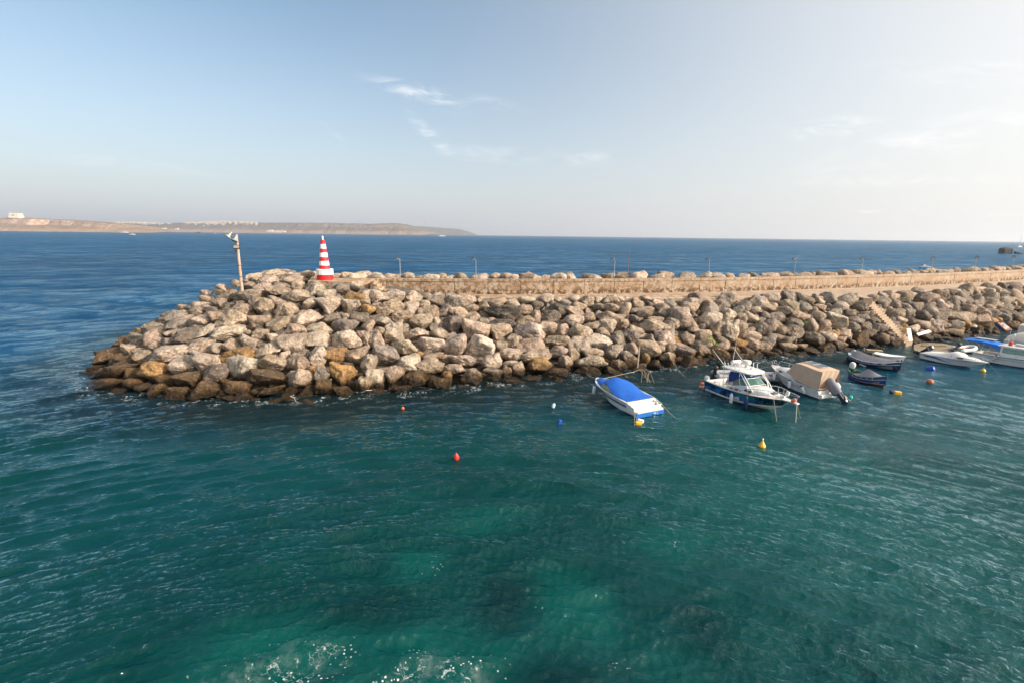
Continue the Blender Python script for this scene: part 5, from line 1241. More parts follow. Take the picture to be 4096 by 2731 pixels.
    lt2 = MB(); lt2.lathe([(.05, 2.44), (.05, 2.5), (.13, 2.54), (.13, 2.60), (.03, 2.62)], 12, Matrix.Translation((3.2, .05, 0))); lt2.build('deck_light', M_GEL, r)
    orr = MB()
    for (px, py) in ((2850, 1396), (2932, 1386)):
        tip = bline(st, hd).inverted() @ PY(px, py, 40.5)
        orr.tube([(1.75, 1.0 if px > 2900 else -1.0, 2.38), tip], .030, 6, .012)
    orr.build('outriggers', mat('white_pole', (.8, .8, .8), .3), r)
    an = MB(); an.tube([(1.9, -.55, 2.4), (2.15, -.55, 4.9)], .016, 5, .006); an.build('antenna', bpy.data.materials['white_pole'], r)
    # foredeck fittings
    hh = MB(); hh.box(4.35, 4.95, -.28, .28, 1.40, 1.455, Matrix.Rotation(rad(1.5), 4, 'Y')); hh.build('hatch', mat('smoked_hatch', (.10, .11, .12), .12), r, bevel=.02)
    h2 = MB(); h2.box(5.15, 5.55, -.24, .24, 1.20, 1.325); h2.build('anchor_locker', mat('dark_hatch', (.05, .05, .055), .4), r, bevel=.03)
    pp = MB(); pp.loft([[Vector((x, y, z)) for y in (-w, w)]+[Vector((x, y, z-.07)) for y in (w, -w)] for x, w, z in ((6.2, .35, 1.17), (6.7, .22, 1.16), (7.35, .13, 1.14))]); pp.build('bow_pulpit', M_GEL, r, bevel=.015)
    wl = MB(); wl.box(6.05, 6.3, -.10, .14, 1.16, 1.34); wl.tube([(6.2, .02, 1.3), (7.3, 0, 1.19)], .03, 6); wl.build('windlass', M_STEEL, r, bevel=.02)
    br = MB()
    tr_ = [.52, .62, .72, .82, .92]
    top = []
    for s_ in (1, -1):
        pts = [Vector((h.xr(t, 1), s_*(ip(h.beam, t)-.07), ip(h.sheer, t)+q)) for t, q in zip(tr_, (.10, .42, .50, .52, .52))]+[Vector((7.25, s_*.14, 1.62))]
        br.tube(pts, .018, 6)
        for p_ in pts[1:-1]: br.tube([p_, p_-Vector((-.05, 0, .5))], .014, 5)
    br.tube([Vector((7.25, .14, 1.62)), Vector((7.38, 0, 1.62)), Vector((7.25, -.14, 1.62))], .018, 6); br.tube([Vector((7.3, 0, 1.62)), Vector((7.15, 0, 1.18))], .014, 5)
    br.build('bow_rail', M_STEEL, r)
    gr = MB(); gr.tube([(.9, -1.2, .88), (.95, -1.18, 1.05), (1.5, -1.18, 1.05), (1.55, -1.2, .88)], .016, 5); gr.tube([(.9, 1.2, .88), (.95, 1.18, 1.05), (1.5, 1.18, 1.05), (1.55, 1.2, .88)], .016, 5); gr.build('grab_rails', M_DARK, r)
    sg = MB(); sg.box(.6, 1.0, 1.045, 1.06, .64, .72); sg.build('red_plate', mat('red_plate', (.55, .10, .10), .5), r)
    outboard('outboard', r, Vector((-.05, -.85, .58)), 0, 0, (.72, .72, .72), (.02, .022, .03), .85)
    M_ = bline(st, hd)
    bl = MB(); bl.lathe([(.01, .20), (.09, .17), (.14, .06), (.14, -.06), (.09, -.17), (.01, -.20)], 14); o = bl.build('ball_fender', mat('coral_vinyl', (.72, .17, .10), .4, .05), smooth=True, loc=M_ @ Vector((7.1, -.16, 1.30))); o.rotation_euler = (.5, .6, 0); tag(o, 'coral red ball fender on the bow tip of the sport fishing boat', 'fender')
    bk = MB(); bk.lathe([(.09, -.16), (.13, -.12), (.13, .10), (.10, .16)], 12); o = bk.build('fender', mat('cream_vinyl', (.70, .66, .58), .4), smooth=True, loc=M_ @ Vector((6.1, .45, 1.42))); o.rotation_euler = (.1, .2, 0); tag(o, 'short cream fender standing on the foredeck of the sport fishing boat', 'fender')
    fender(M_ @ Vector((3.05, -1.48, .30)), .66, .125, 'white fender hanging midships on the blue hull of the sport fishing boat', ends=(.6, .6, .62))
    fender(M_ @ Vector((4.35, -1.42, .30)), 1.0, .16, 'long dark blue fender on the starboard side of the sport fishing boat', body=(.006, .02, .09), ends=(.004, .012, .05))
    fender(M_ @ Vector((-.1, -.35, .45)), .4, .10, 'small grey white fender at the transom of the sport fishing boat')
    lines = MB()
    for x0, y0, z0, x1, y1, z1 in ((3.0, -1.2, .98, 3.05, -1.48, .72), (4.35, -1.12, 1.2, 4.35, -1.40, .9)): lines.tube([(x0, y0, z0), (x1, y1, z1)], .015, 5)
    lines.build('fender_lines', M_BLACK, r)
    bow = M_ @ Vector((7.25, 0, 1.1))
    rope([M_ @ Vector((6.0, -.7, 1.12)), P(3107, 1685, -.05)], .022, 'pale rope hanging straight down from the shoulder of the sport fishing boat bow')
    rope([bow, P(3183, 1695, -.05)], .030, 'thick pale rope slanting right from the sport fishing boat bow tip', (.6, .52, .42))
    rope([bow, P(3203, 1678, -.05)], .018, 'thin ochre rope farthest right from the sport fishing boat bow tip')
    rope([bow, P(3187, 1680, -.05)], .012, 'thinnest dark rope between the two bow ropes of the sport fishing boat', (.25, .2, .13))
    rope([M_ @ Vector((0, -1.0, .8)), P(2785, 1560, -.05)], .018, 'rope from the transom of the sport fishing boat into the water at left')
    rope([M_ @ Vector((.2, 1.1, .9)), P(2900, 1465, .5)], .014, 'thin white rope from behind the sport fishing boat to the shore boulders', (.7, .68, .62), sag=.1)

def boat_tan():
    st = Vector((24.55, 36.95, 0)); hd = math.atan2(41.9-36.95, 22.85-24.55)
    r = thing('cabin_boat', st, hd, 'white cabin boat under a boxy tan canopy, grey covered outboard tilted up', 'cabin boat')
    L = 5.6
    h = Hull(L, [(0, 1.10), (.3, 1.18), (.6, 1.10), (.8, .76), (.93, .36), (1, .03)], [(0, .62), (.2, .72), (.5, .92), (.8, 1.12), (1, 1.22)],
             [(0, .98), (.4, 1.0), (.7, .72), (.9, .25), (1, 0)], [(0, .04), (.6, .10), (.85, .32), (1, .62)], [(0, -.35), (.6, -.33), (.88, -.05), (1, .5)], rake=.95, flare=.06)
    h.shell().build('hull', M_GEL, r, smooth=True)
    h.rail(.62, .02, .004).build('hull_moulding', M_GEL2, r, smooth=True); h.rail(.3, .018, .004, t1=.9).build('spray_rail', M_GEL2, r, smooth=True)
    h.rail(1., .03, 0).build('rub_rail', M_GEL, r, smooth=True)
    h.deck(.42, 1., .08).build('foredeck', M_NONSKID, r, smooth=True)
    gun, inn = h.cockpit(.10, .42, .16, .25); gun.build('gunwale', M_GEL, r); inn.build('cockpit', M_GEL2, r)
    tp = MB(); tp.box(-.25, .58, -.95, .95, .10, .36); tp.box(.50, .62, -1.0, 1.0, .3, .72); tp.build('stern_platform', M_GEL, r, bevel=.04)
    ct = MB(); rings = []
    for x, w, z in ((2.2, .98, 1.16), (3.0, .92, 1.34), (3.8, .74, 1.36), (4.4, .5, 1.30), (4.75, .34, 1.2)):
        zb = ip(h.sheer, x/L)-.03; rings.append([Vector((x, q*w, zz)) for q, zz in ((-1.04, zb), (-.96, z-.10), (-.7, z), (0, z+.05), (.7, z), (.96, z-.10), (1.04, zb))])
    ct.loft(rings); ct.build('cabin_trunk', M_GEL, r, smooth=True)
    ph = MB()
    for s_ in (1, -1): ph.lathe([(.0, .0), (.13, 0), (.13, .03), (.1, .035), (.0, .03)], 16, Matrix.Translation((3.9, s_*.80, 1.14)) @ Matrix.Rotation(-s_*rad(78), 4, 'X') @ Matrix.Diagonal((1.25, .8, 1, 1)))
    ph.build('porthole', mat('brass_port', (.16, .12, .05), .3, .1, metal=.5), r)
    # canopy
    cn = MB(); ring = []
    k = 9
    def sec(x, wt, wb, zt, zb):
        pts = []
        for j in range(k+1): v = j/k; pts.append(Vector((x, -(wb+(wt-wb)*v), zb+(zt-zb)*v)))
        for j in range(1, k): v = j/k; pts.append(Vector((x, -wt+2*wt*v, zt+.05*math.sin(math.pi*v))))
        for j in range(k, -1, -1): v = j/k; pts.append(Vector((x, (wb+(wt-wb)*v), zb+(zt-zb)*v)))
        return pts
    secs = [sec(3.30, .62, .80, 1.36, 1.30), sec(2.95, .74, .92, 1.75, 1.24), sec(2.62, .84, 1.0, 2.14, 1.12), sec(2.45, .90, 1.05, 2.22, 1.02), sec(1.9, .94, 1.10, 2.25, .90), sec(1.2, .94, 1.10, 2.19, .80), sec(.45, .93, 1.06, 2.13, .72), sec(.02, .90, 1.02, 2.12, .72)]
    n_ = len(secs[0])
    # sagging folds
    rg = random.Random(2)
    for i, s_ in enumerate(secs):
        for j, q in enumerate(s_): q.y *= 1-.015*math.sin(j*1.3+i*2.1); q.z += .01*math.sin(j*.9+i)
    end = secs[-1]
    secs_b = [[Vector((q.x+.10*math.sin(math.pi*abs(j/(n_-1)-.5)*2)*0+.35*(1-(q.z-.72)/1.4), q.y*.96, q.z)) for j, q in enumerate(end)]]
    cn.loft(secs, closed=True, caps=False)
    # back curtain gathered towards the transom
    m_ = 14; bk = []
    for a in range(m_+1):
        v = a/m_; y = -.90+1.80*v
        bk.append([Vector((.02+.40*(1-b/8)**1.3+.03*math.sin(v*22+b*.3), y*(1+.10*(1-b/8)), .72+1.40*b/8+.05*math.sin(math.pi*v)*(b/8))) for b in range(9)])
    cn.loft(bk, closed=False, caps=False)
    o = cn.build('canopy', M_TANC, r, smooth=True); 
    sl = MB(); Mx = Matrix.Translation((1.45, -.15, 2.275)) @ Matrix.Rotation(rad(-3), 4, 'Y'); sl.box(-.75, .75, -.40, .40, 0, .03, Mx); s1 = sl.build('solar_panel', mat('solar_cells', (.02, .03, .06), .15, .3, 2., spec=.9), o)
    sf = MB()
    for a, b, c, d in ((-.78, .78, -.43, -.40), (-.78, .78, .40, .43), (-.78, -.75, -.43, .43), (.75, .78, -.43, .43), (-.02, .02, -.4, .4)): sf.box(a, b, c, d, -.005, .045, Mx)
    sf.build('panel_frame', M_STEEL, s1)
    br = MB()
    for s_ in (1, -1):
        br.tube([(3.2, s_*.9, 1.2), (3.6, s_*.9, 1.55), (4.4, s_*.66, 1.62), (5.0, s_*.42, 1.66), (5.15, s_*.38, 1.60), (5.2, s_*.36, 1.2)], .018, 6); br.tube([(4.4, s_*.66, 1.62), (4.4, s_*.68, 1.15)], .015, 5)
        br.tube([(5.15, s_*.12, 1.2), (5.2, s_*.12, 1.62), (5.35, s_*.12, 1.72), (5.45, s_*.12, 1.6), (5.45, s_*.12, 1.24)], .02, 6)
    br.build('bow_rail', M_STEEL, r)
    sf2 = MB()
    for s_ in (1, -1): sf2.tube([(.45, s_*1.02, .72), (.35, s_*1.0, 1.30)], .022, 6)
    sf2.build('canopy_struts', M_STEEL, r)
    sd2 = MB(); sd2.loft([[Vector((x, s_*.98, z)) for x, z in ((.1, .40), (.62, .72), (.70, .72), (.25, .36))] for s_ in (1, .86)]); sd2.build('corner_step', M_GEL, r)
    outboard('outboard', r, Vector((-.15, -.15, .62)), rad(-4), rad(52), (.20, .21, .245), (.03, .033, .05), 1.52, True)
    outboard('auxiliary_outboard', r, Vector((-.1, -.85, .5)), rad(-10), rad(48), (.55, .52, .50), (.02, .02, .025), .95, True)
    M_ = bline(st, hd)
    b = MB(); b.lathe([(.02, .14), (.11, .1), (.14, 0), (.11, -.1), (.02, -.12)], 7); o = b.build('propeller_cover', mat('mint_cloth', (.05, .55, .42), .8, .2, 8.), loc=M_ @ Vector((-1.05, -1.05, .28))); tag(o, 'mint green rag wrapped on the small outboard of the tan canopied boat', 'rag')
    fender(M_ @ Vector((4.25, 1.02, .62)), .55, .12, 'white fender nearest the bow of the tan canopied boat', (rad(-4), 0, 0))
    fender(M_ @ Vector((2.45, 1.27, .50)), .58, .12, 'white fender at the middle of the tan canopied boat', (rad(-3), 0, 0))
    fender(M_ @ Vector((1.15, 1.27, .40)), .60, .12, 'white fender lying tilted near the stern of the tan canopied boat', (rad(-5), rad(-28), 0))
    ln = MB(); ln.tube([(4.25, .80, 1.16), (4.25, 1.0, .95)], .012, 4); ln.tube([(2.45, 1.1, .92), (2.45, 1.26, .82)], .012, 4); ln.tube([(.7, 1.05, .72), (1.0, 1.25, .70)], .012, 4)
    ln.tube([(5.2, .25, 1.25), (5.05, .5, .9), (4.2, .95, .55), (2.6, 1.2, .50), (1.0, 1.22, .45)], .012, 4); ln.build('fender_lines', M_BLACK, r)
    bw = M_ @ Vector((5.4, 0, 1.22))
    rope([bw, P(2995, 1470, .7)], .02, 'pale rope from the bow of the tan canopied boat to the shore boulders at left', (.62, .55, .42), sag=.12)
    rope([bw, P(3120, 1510, .1)], .016, 'dark rope hanging from the bow of the tan canopied boat to the grey inflatable', (.06, .06, .05))
    rope([M_ @ Vector((.1, .8, .2)), P(3295, 1614, -.1)], .012, 'thin dark rope trailing from the transom of the tan canopied boat', (.08, .07, .05))

def inflatable(loc, hd, L, label, motor=True):
    r = thing('inflatable_dinghy', loc, hd, label, 'inflatable dinghy')
    m = mat('grey_hypalon', (.36, .36, .38), .6, .06, 3.)
    b = MB(); W_ = L*.24; R_ = L*.075
    path = [(0, W_, .30)]+[(L*.3, W_, .30), (L*.6, W_*.98, .33), (L*.8, W_*.75, .40), (L*.93, W_*.38, .47), (L*.97, 0, .50), (L*.93, -W_*.38, .47), (L*.8, -W_*.75, .40), (L*.6, -W_*.98, .33), (L*.3, -W_, .30), (0, -W_, .30)]
    b.tube(crom(path, 4), R_, 12)
    for s_ in (1, -1): b.lathe([(.02, -.28), (R_*.5, -.18), (R_, 0)], 12, Matrix.Translation((0, s_*W_, .30)) @ Matrix.Rotation(rad(90), 4, 'Y'))
    b.build('tube', m, r, smooth=True)
    f = MB(); f.loft([[Vector((x, -w, .18)), Vector((x, w, .18)), Vector((x, w*.6, -.05)), Vector((x, -w*.6, -.05))] for x, w in ((0, W_), (L*.6, W_*.95), (L*.85, W_*.4))]); f.build('floor', M_DARK, r)
    s = MB(); s.box(L*.42, L*.52, -W_, W_, .36, .40); s.build('seat', mat('cream_seat', (.62, .52, .42), .6), r)
    t = MB(); t.box(-.02, .05, -W_, W_, .05, .52); t.build('transom', M_GEL2, r)
    g = MB()
    for s_ in (1, -1): g.tube([(L*.15, s_*(W_+R_), .34), (L*.35, s_*(W_+R_+.02), .30), (L*.55, s_*(W_+R_), .36)], .012, 5)
    g.build('grab_line', M_BLACK, r)
    if motor: outboard('outboard', r, Vector((-.02, 0, .50)), 0, rad(15), (.02, .02, .022), (.02, .02, .022), .8)
    return r

def luzzu(loc, hd, L, B, H, cols, label, name, tarp=None, rail_col=None):
    r = thing(name, loc, hd, label, 'wooden boat')
    h = Hull(L, [(0, .04), (.08, B*.28), (.22, B*.42), (.5, B*.5), (.78, B*.42), (.92, B*.25), (1, .03)], [(0, H*.82), (.15, H*.62), (.45, H*.50), (.8, H*.72), (1, H)],
             [(0, 0), (.1, B*.16), (.3, B*.36), (.5, B*.40), (.75, B*.30), (.93, B*.10), (1, 0)], [(0, .05), (.4, -.02), (1, .08)], [(0, -.2), (.5, -.28), (1, -.2)], rake=.22, flare=-.04, stern_rake=-.0)
    hull_c, low_c, line_c, band_c, bul_c, gun_c = cols
    mm = lambda n, c: mat(n, c, .32, .08, 3., .1, 15., dirt=tuple(q*.5+.02 for q in c), dirt_amt=.3)
    h.shell().build('hull', mm('hull_enamel', hull_c), r, smooth=True)
    if low_c: h.strip(-.3, .16, .006, k=3).build('bottom_paint', mm('bottom_enamel', low_c), r, smooth=True)
    h.strip(.17, .21, .010, k=1, th=.006).build('waterline_stripe', mm('line_enamel', line_c if low_c else hull_c), r)
    h.strip(.66, .71, .022, k=1, th=.03).build('rub_strake', mm('strake_enamel', line_c), r)
    h.strip(.715, .79, .012, k=1, th=.02).build('upper_band', mm('band_enamel', band_c), r)
    h.strip(.80, .96, .008, k=2, th=.02).build('bulwark', mm('bulwark_enamel', bul_c), r)
    h.rail(1., .035, 0, .01).build('gunwale', mm('gunwale_enamel', gun_c), r, smooth=True)
    fr = MB()
    for t in (.3, .42, .55, .68, .8):
        for s_ in (1, -1): a = h.pt(t, .79, s_, .018); b = h.pt(t, .98, s_, .018); fr.tube([a, b], .025, 4)
    fr.build('bulwark_frames', mm('frame_enamel', line_c), r)
    gun, inn = h.cockpit(.10, .90, .10, .22); gun.build('side_deck', mm('deck_enamel', gun_c), r); inn.build('inside', mat('dark_inside', (.10, .11, .12), .7, .2), r)
    h.deck(.86, 1, .02, dz=-.02).build('fore_deck', mm('foredeck_enamel', gun_c), r); h.deck(0, .12, .02, dz=-.02).build('aft_deck', bpy.data.materials['foredeck_enamel'] if False else mm('aftdeck_enamel', gun_c), r)
    sp = MB()
    for t, x0 in ((1, L-.02), (0, 0.02)):
        z = ip(h.sheer, t); xx = x0+(.0 if t else 0); sp.loft([[Vector((xx+a, b, zz)) for a, b in ((-.05, -.04), (.05, -.04), (.05, .04), (-.05, .04))] for zz in (z*.2, z+.22 if t else z+.12)])
    sp.build('stem_posts', mm('post_enamel', bul_c), r, bevel=.01)
    if tarp:
        rings = []; k = 10
        t0, t1, ridge = tarp
        for i in range(15):
            u = i/14; t = t0+(t1-t0)*u; hb = ip(h.beam, t)-.02; z0 = ip(h.sheer, t)+.03; x = h.xr(t, 1)
            rings.append([Vector((x, hb*(2*j/k-1), z0+ridge(u)*(1-abs(2*j/k-1)**1.15)+.01*math.sin(7*u+j))) for j in range(k+1)])
        mb = MB(); mb.loft([a+[q-Vector((0, 0, .015)) for q in reversed(a)] for a in rings]); mb.build('tarpaulin', M_GREYTARP, r, smooth=True)
    return r, h

def boat_luzzus():
    st = Vector((34.15, 49.25, 0)); hd = math.atan2(44.75-49.25, 35.95-34.15)
    ridge = lambda u: .62*ss(0, .06, u)*(1-.75*u)+.04
    r, h = luzzu(st, hd, 4.95, 1.9, 1.02, ((.006, .014, .05), None, (.55, .62, .68), (.10, .16, .22), (.010, .020, .055), (.62, .66, .70)), 'navy double ended wooden boat with dark grey tarpaulin ridge, moored behind a blue one', 'wooden_boat', (.10, .93, ridge))
    b = MB(); b.box(1.9, 2.5, -1.12, -1.02, .40, .50, Matrix.Rotation(rad(8), 4, 'Y')); b.build('folded_plank', mat('pale_plank', (.5, .5, .48), .6), r)
    t = MB()
    rg = random.Random(1)
    for x0 in (3.05, 3.75):
        x = x0
        while x < x0+.35:
            w = rg.uniform(.03, .06); tt = x/4.95; y = -(h.pt(tt, .88, 1).y+.035); z = h.pt(tt, .88, 1).z; t.box(x, x+w, y, y+.02, z-.035, z+.035); x += w+.02
    t.build('lettering', mat('white_lettering', (.6, .62, .65), .5), r)
    e = MB(); M_ = bline(st, hd)
    outboard('outboard', r, Vector((.25, .3, .6)), 0, rad(35), (.4, .41, .43), (.05, .05, .05), .8, True)
    rope([M_ @ Vector((.1, -.1, .8)), P(3378, 1438, -.02)], .02, 'short rope from the stern of the navy wooden boat into the water')
    rope([M_ @ Vector((4.6, -.25, .55)), M_ @ Vector((4.95, -.05, .1))], .012, 'thin rope looped on the bow planks of the navy wooden boat')
    st = Vector((30.3, 43.3, 0)); hd = math.atan2(39.95-43.3, 31.0-30.3)
    ridge = lambda u: .58*ss(0, .35, u)*(1-ss(.35, 1.05, u)*.95)+.03
    r, h = luzzu(st, hd, 3.65, 1.5, .98, ((.012, .05, .21), (.17, .03, .02), (.66, .62, .60), (.09, .02, .02), (.012, .05, .17), (.02, .16, .09)), 'small blue wooden boat with maroon bottom, green gunwale and grey pointed tarpaulin', 'wooden_boat', (.30, .90, ridge))
    outboard('outboard', r, Vector((.42, 0, .68)), 0, rad(8), (.66, .62, .56), (.03, .03, .03), 1.0, True)
    # small white dinghy behind
    st = P(3503, 1424, 0); st = Vector((38.0, 50.9, 0)); hd = math.atan2(48.9-50.9, 39.5-38.0)
    r = thing('rowing_dinghy', st, hd, 'small plain white rowing dinghy behind the navy wooden boat', 'dinghy')
    h = Hull(2.7, [(0, .55), (.4, .66), (.7, .55), (.9, .28), (1, .02)], [(0, .46), (.5, .42), (1, .56)], [(0, .42), (.5, .48), (.85, .2), (1, 0)], [(0, 0), (1, .05)], [(0, -.12), (1, -.1)], rake=.25, flare=-.02)
    h.shell().build('hull', M_GEL, r, smooth=True); h.rail(1, .035, 0).build('gunwale', M_GEL2, r, smooth=True); gun, inn = h.cockpit(.04, .92, .07, .14); inn.build('inside', M_GEL, r); gun.build('rim', M_GEL, r)
    cv = h.deck(.03, .97, .12, dz=.0, inset=.03); cv.build('cover', mat('white_cover', (.74, .74, .74), .7, .04, 3., .3, 9.), r, smooth=True)
    b = MB(); b.box(.25, .7, -.72, -.60, .28, .34); b.build('side_slot', M_DARK, r)

def boat_speed():
    st = Vector((43.55, 50.9, 0)); hd = math.atan2(45.2-50.9, 44.7-43.55)
    r = thing('speedboat', st, hd, 'white speedboat with pale cover and blue swoosh, dark outboard tilted up', 'speedboat')
    L = 5.75
    h = Hull(L, [(0, 1.0), (.3, 1.08), (.6, .98), (.8, .66), (.93, .30), (1, .02)], [(0, .58), (.3, .66), (.6, .76), (1, .90)], [(0, .9), (.4, .92), (.7, .62), (.9, .22), (1, 0)], [(0, .02), (.6, .08), (.85, .25), (1, .5)], [(0, -.35), (.6, -.3), (.88, -.05), (1, .4)], rake=1.1, flare=.05)
    h.shell().build('hull', M_GEL, r, smooth=True); h.rail(.78, .02, .004).build('rub_rail', mat('grey_rail', (.35, .36, .38), .5), r, smooth=True)
    sw = MB()
    for s_ in (-1, 1):
        rows = []
        for i in range(13):
            u = i/12; t = .06+.56*u; w = .16*math.sin(math.pi*u**.6)*(1-u*.5); fc = .60-.28*u+.12*math.sin(u*5); rows.append([h.pt(t, fc-w, s_, .008), h.pt(t, fc+w, s_, .008)])
        sw.loft(rows, closed=False, caps=False)
    sw.build('swoosh', mat('swoosh_blue', (.01, .12, .32), .3, .5, 2.), r)
    h.deck(.40, 1., .10).build('foredeck', M_GEL, r, smooth=True); h.deck(0, .45, .03).build('aft_deck', M_GEL, r, smooth=True)
    rings = []; k = 10
    for x, w, z in ((.15, .85, .72), (.8, .92, .84), (1.6, .92, .90), (2.3, .88, 1.12), (2.75, .84, 1.30), (3.3, .78, 1.28), (3.75, .70, .98), (3.95, .66, .90)):
        zb = ip(h.sheer, x/L)+.02; rings.append([Vector((x, w*(2*j/k-1), zb+(z-zb)*(1-abs(2*j/k-1)**2.6))) for j in range(k+1)])
    cv = MB(); cv.loft([a+[q-Vector((0, 0, .02)) for q in reversed(a)] for a in rings]); cv.build('cockpit_cover', mat('white_canvas', (.74, .71, .68), .85, .04, 2., .3, 10.), r, smooth=True)
    ct = MB(); rings = []
    for x, w, z in ((3.2, .82, .98), (3.9, .72, 1.04), (4.6, .46, 1.0), (5.0, .25, .93)):
        zb = ip(h.sheer, x/L); rings.append([Vector((x, q*w, zz)) for q, zz in ((-1.04, zb), (-.9, z-.04), (-.5, z), (0, z+.03), (.5, z), (.9, z-.04), (1.04, zb))])
    ct.loft(rings); ct.build('cabin_trunk', M_GEL, r, smooth=True)
    wd = MB()
    for s_ in (-1, 1): wd.lathe([(0, 0), (.34, .0), (.33, .015), (.0, .02)], 18, Matrix.Translation((3.75, s_*.80, .90)) @ Matrix.Rotation(-s_*rad(66), 4, 'X') @ Matrix.Rotation(rad(2), 4, 'Z') @ Matrix.Diagonal((1, .24, 1, 1)))
    wd.build('side_window', mat('brown_glass', (.06, .03, .03), .1), r)
    lt = MB(); rg = random.Random(5); x = 3.95
    while x < 4.62:
        w = rg.uniform(.04, .08); t = x/L*1.02; p = h.pt(t, .93, -1, .006); lt.box(x, x+w, p.y-.004, p.y+.01, p.z-.05, p.z+.05); x += w+.035
    lt.build('registration', M_DARK, r)
    ra = MB()
    for s_ in (1, -1):
        pts = [Vector((h.xr(t, 1), s_*(ip(h.beam, t)-.06), ip(h.sheer, t)+q)) for t, q in ((.50, .03), (.54, .30), (.7, .34), (.85, .36), (.95, .33))]+[Vector((L-.02, 0, 1.18))]
        ra.tube(pts, .014, 5)
        for p_ in pts[1:-1]: ra.tube([p_, p_-Vector((0, 0, .33))], .012, 5)
    ra.build('bow_rail', M_STEEL, r)
    outboard('outboard', r, Vector((-.05, 0, .62)), 0, rad(-0)+rad(55), (.045, .05, .055), (.012, .014, .018), 1.15, False, (.35, .36, .38))
    M_ = bline(st, hd)
    rope([M_ @ Vector((5.6, 0, .9)), P(3998, 1496, -.02)], .014, 'thin pale rope from the speedboat bow slanting right into the water', (.5, .48, .4))
    rope([M_ @ Vector((5.5, 0, .8)), P(3932, 1476, .1)], .014, 'thin rope from the speedboat bow to the yellow ball float')

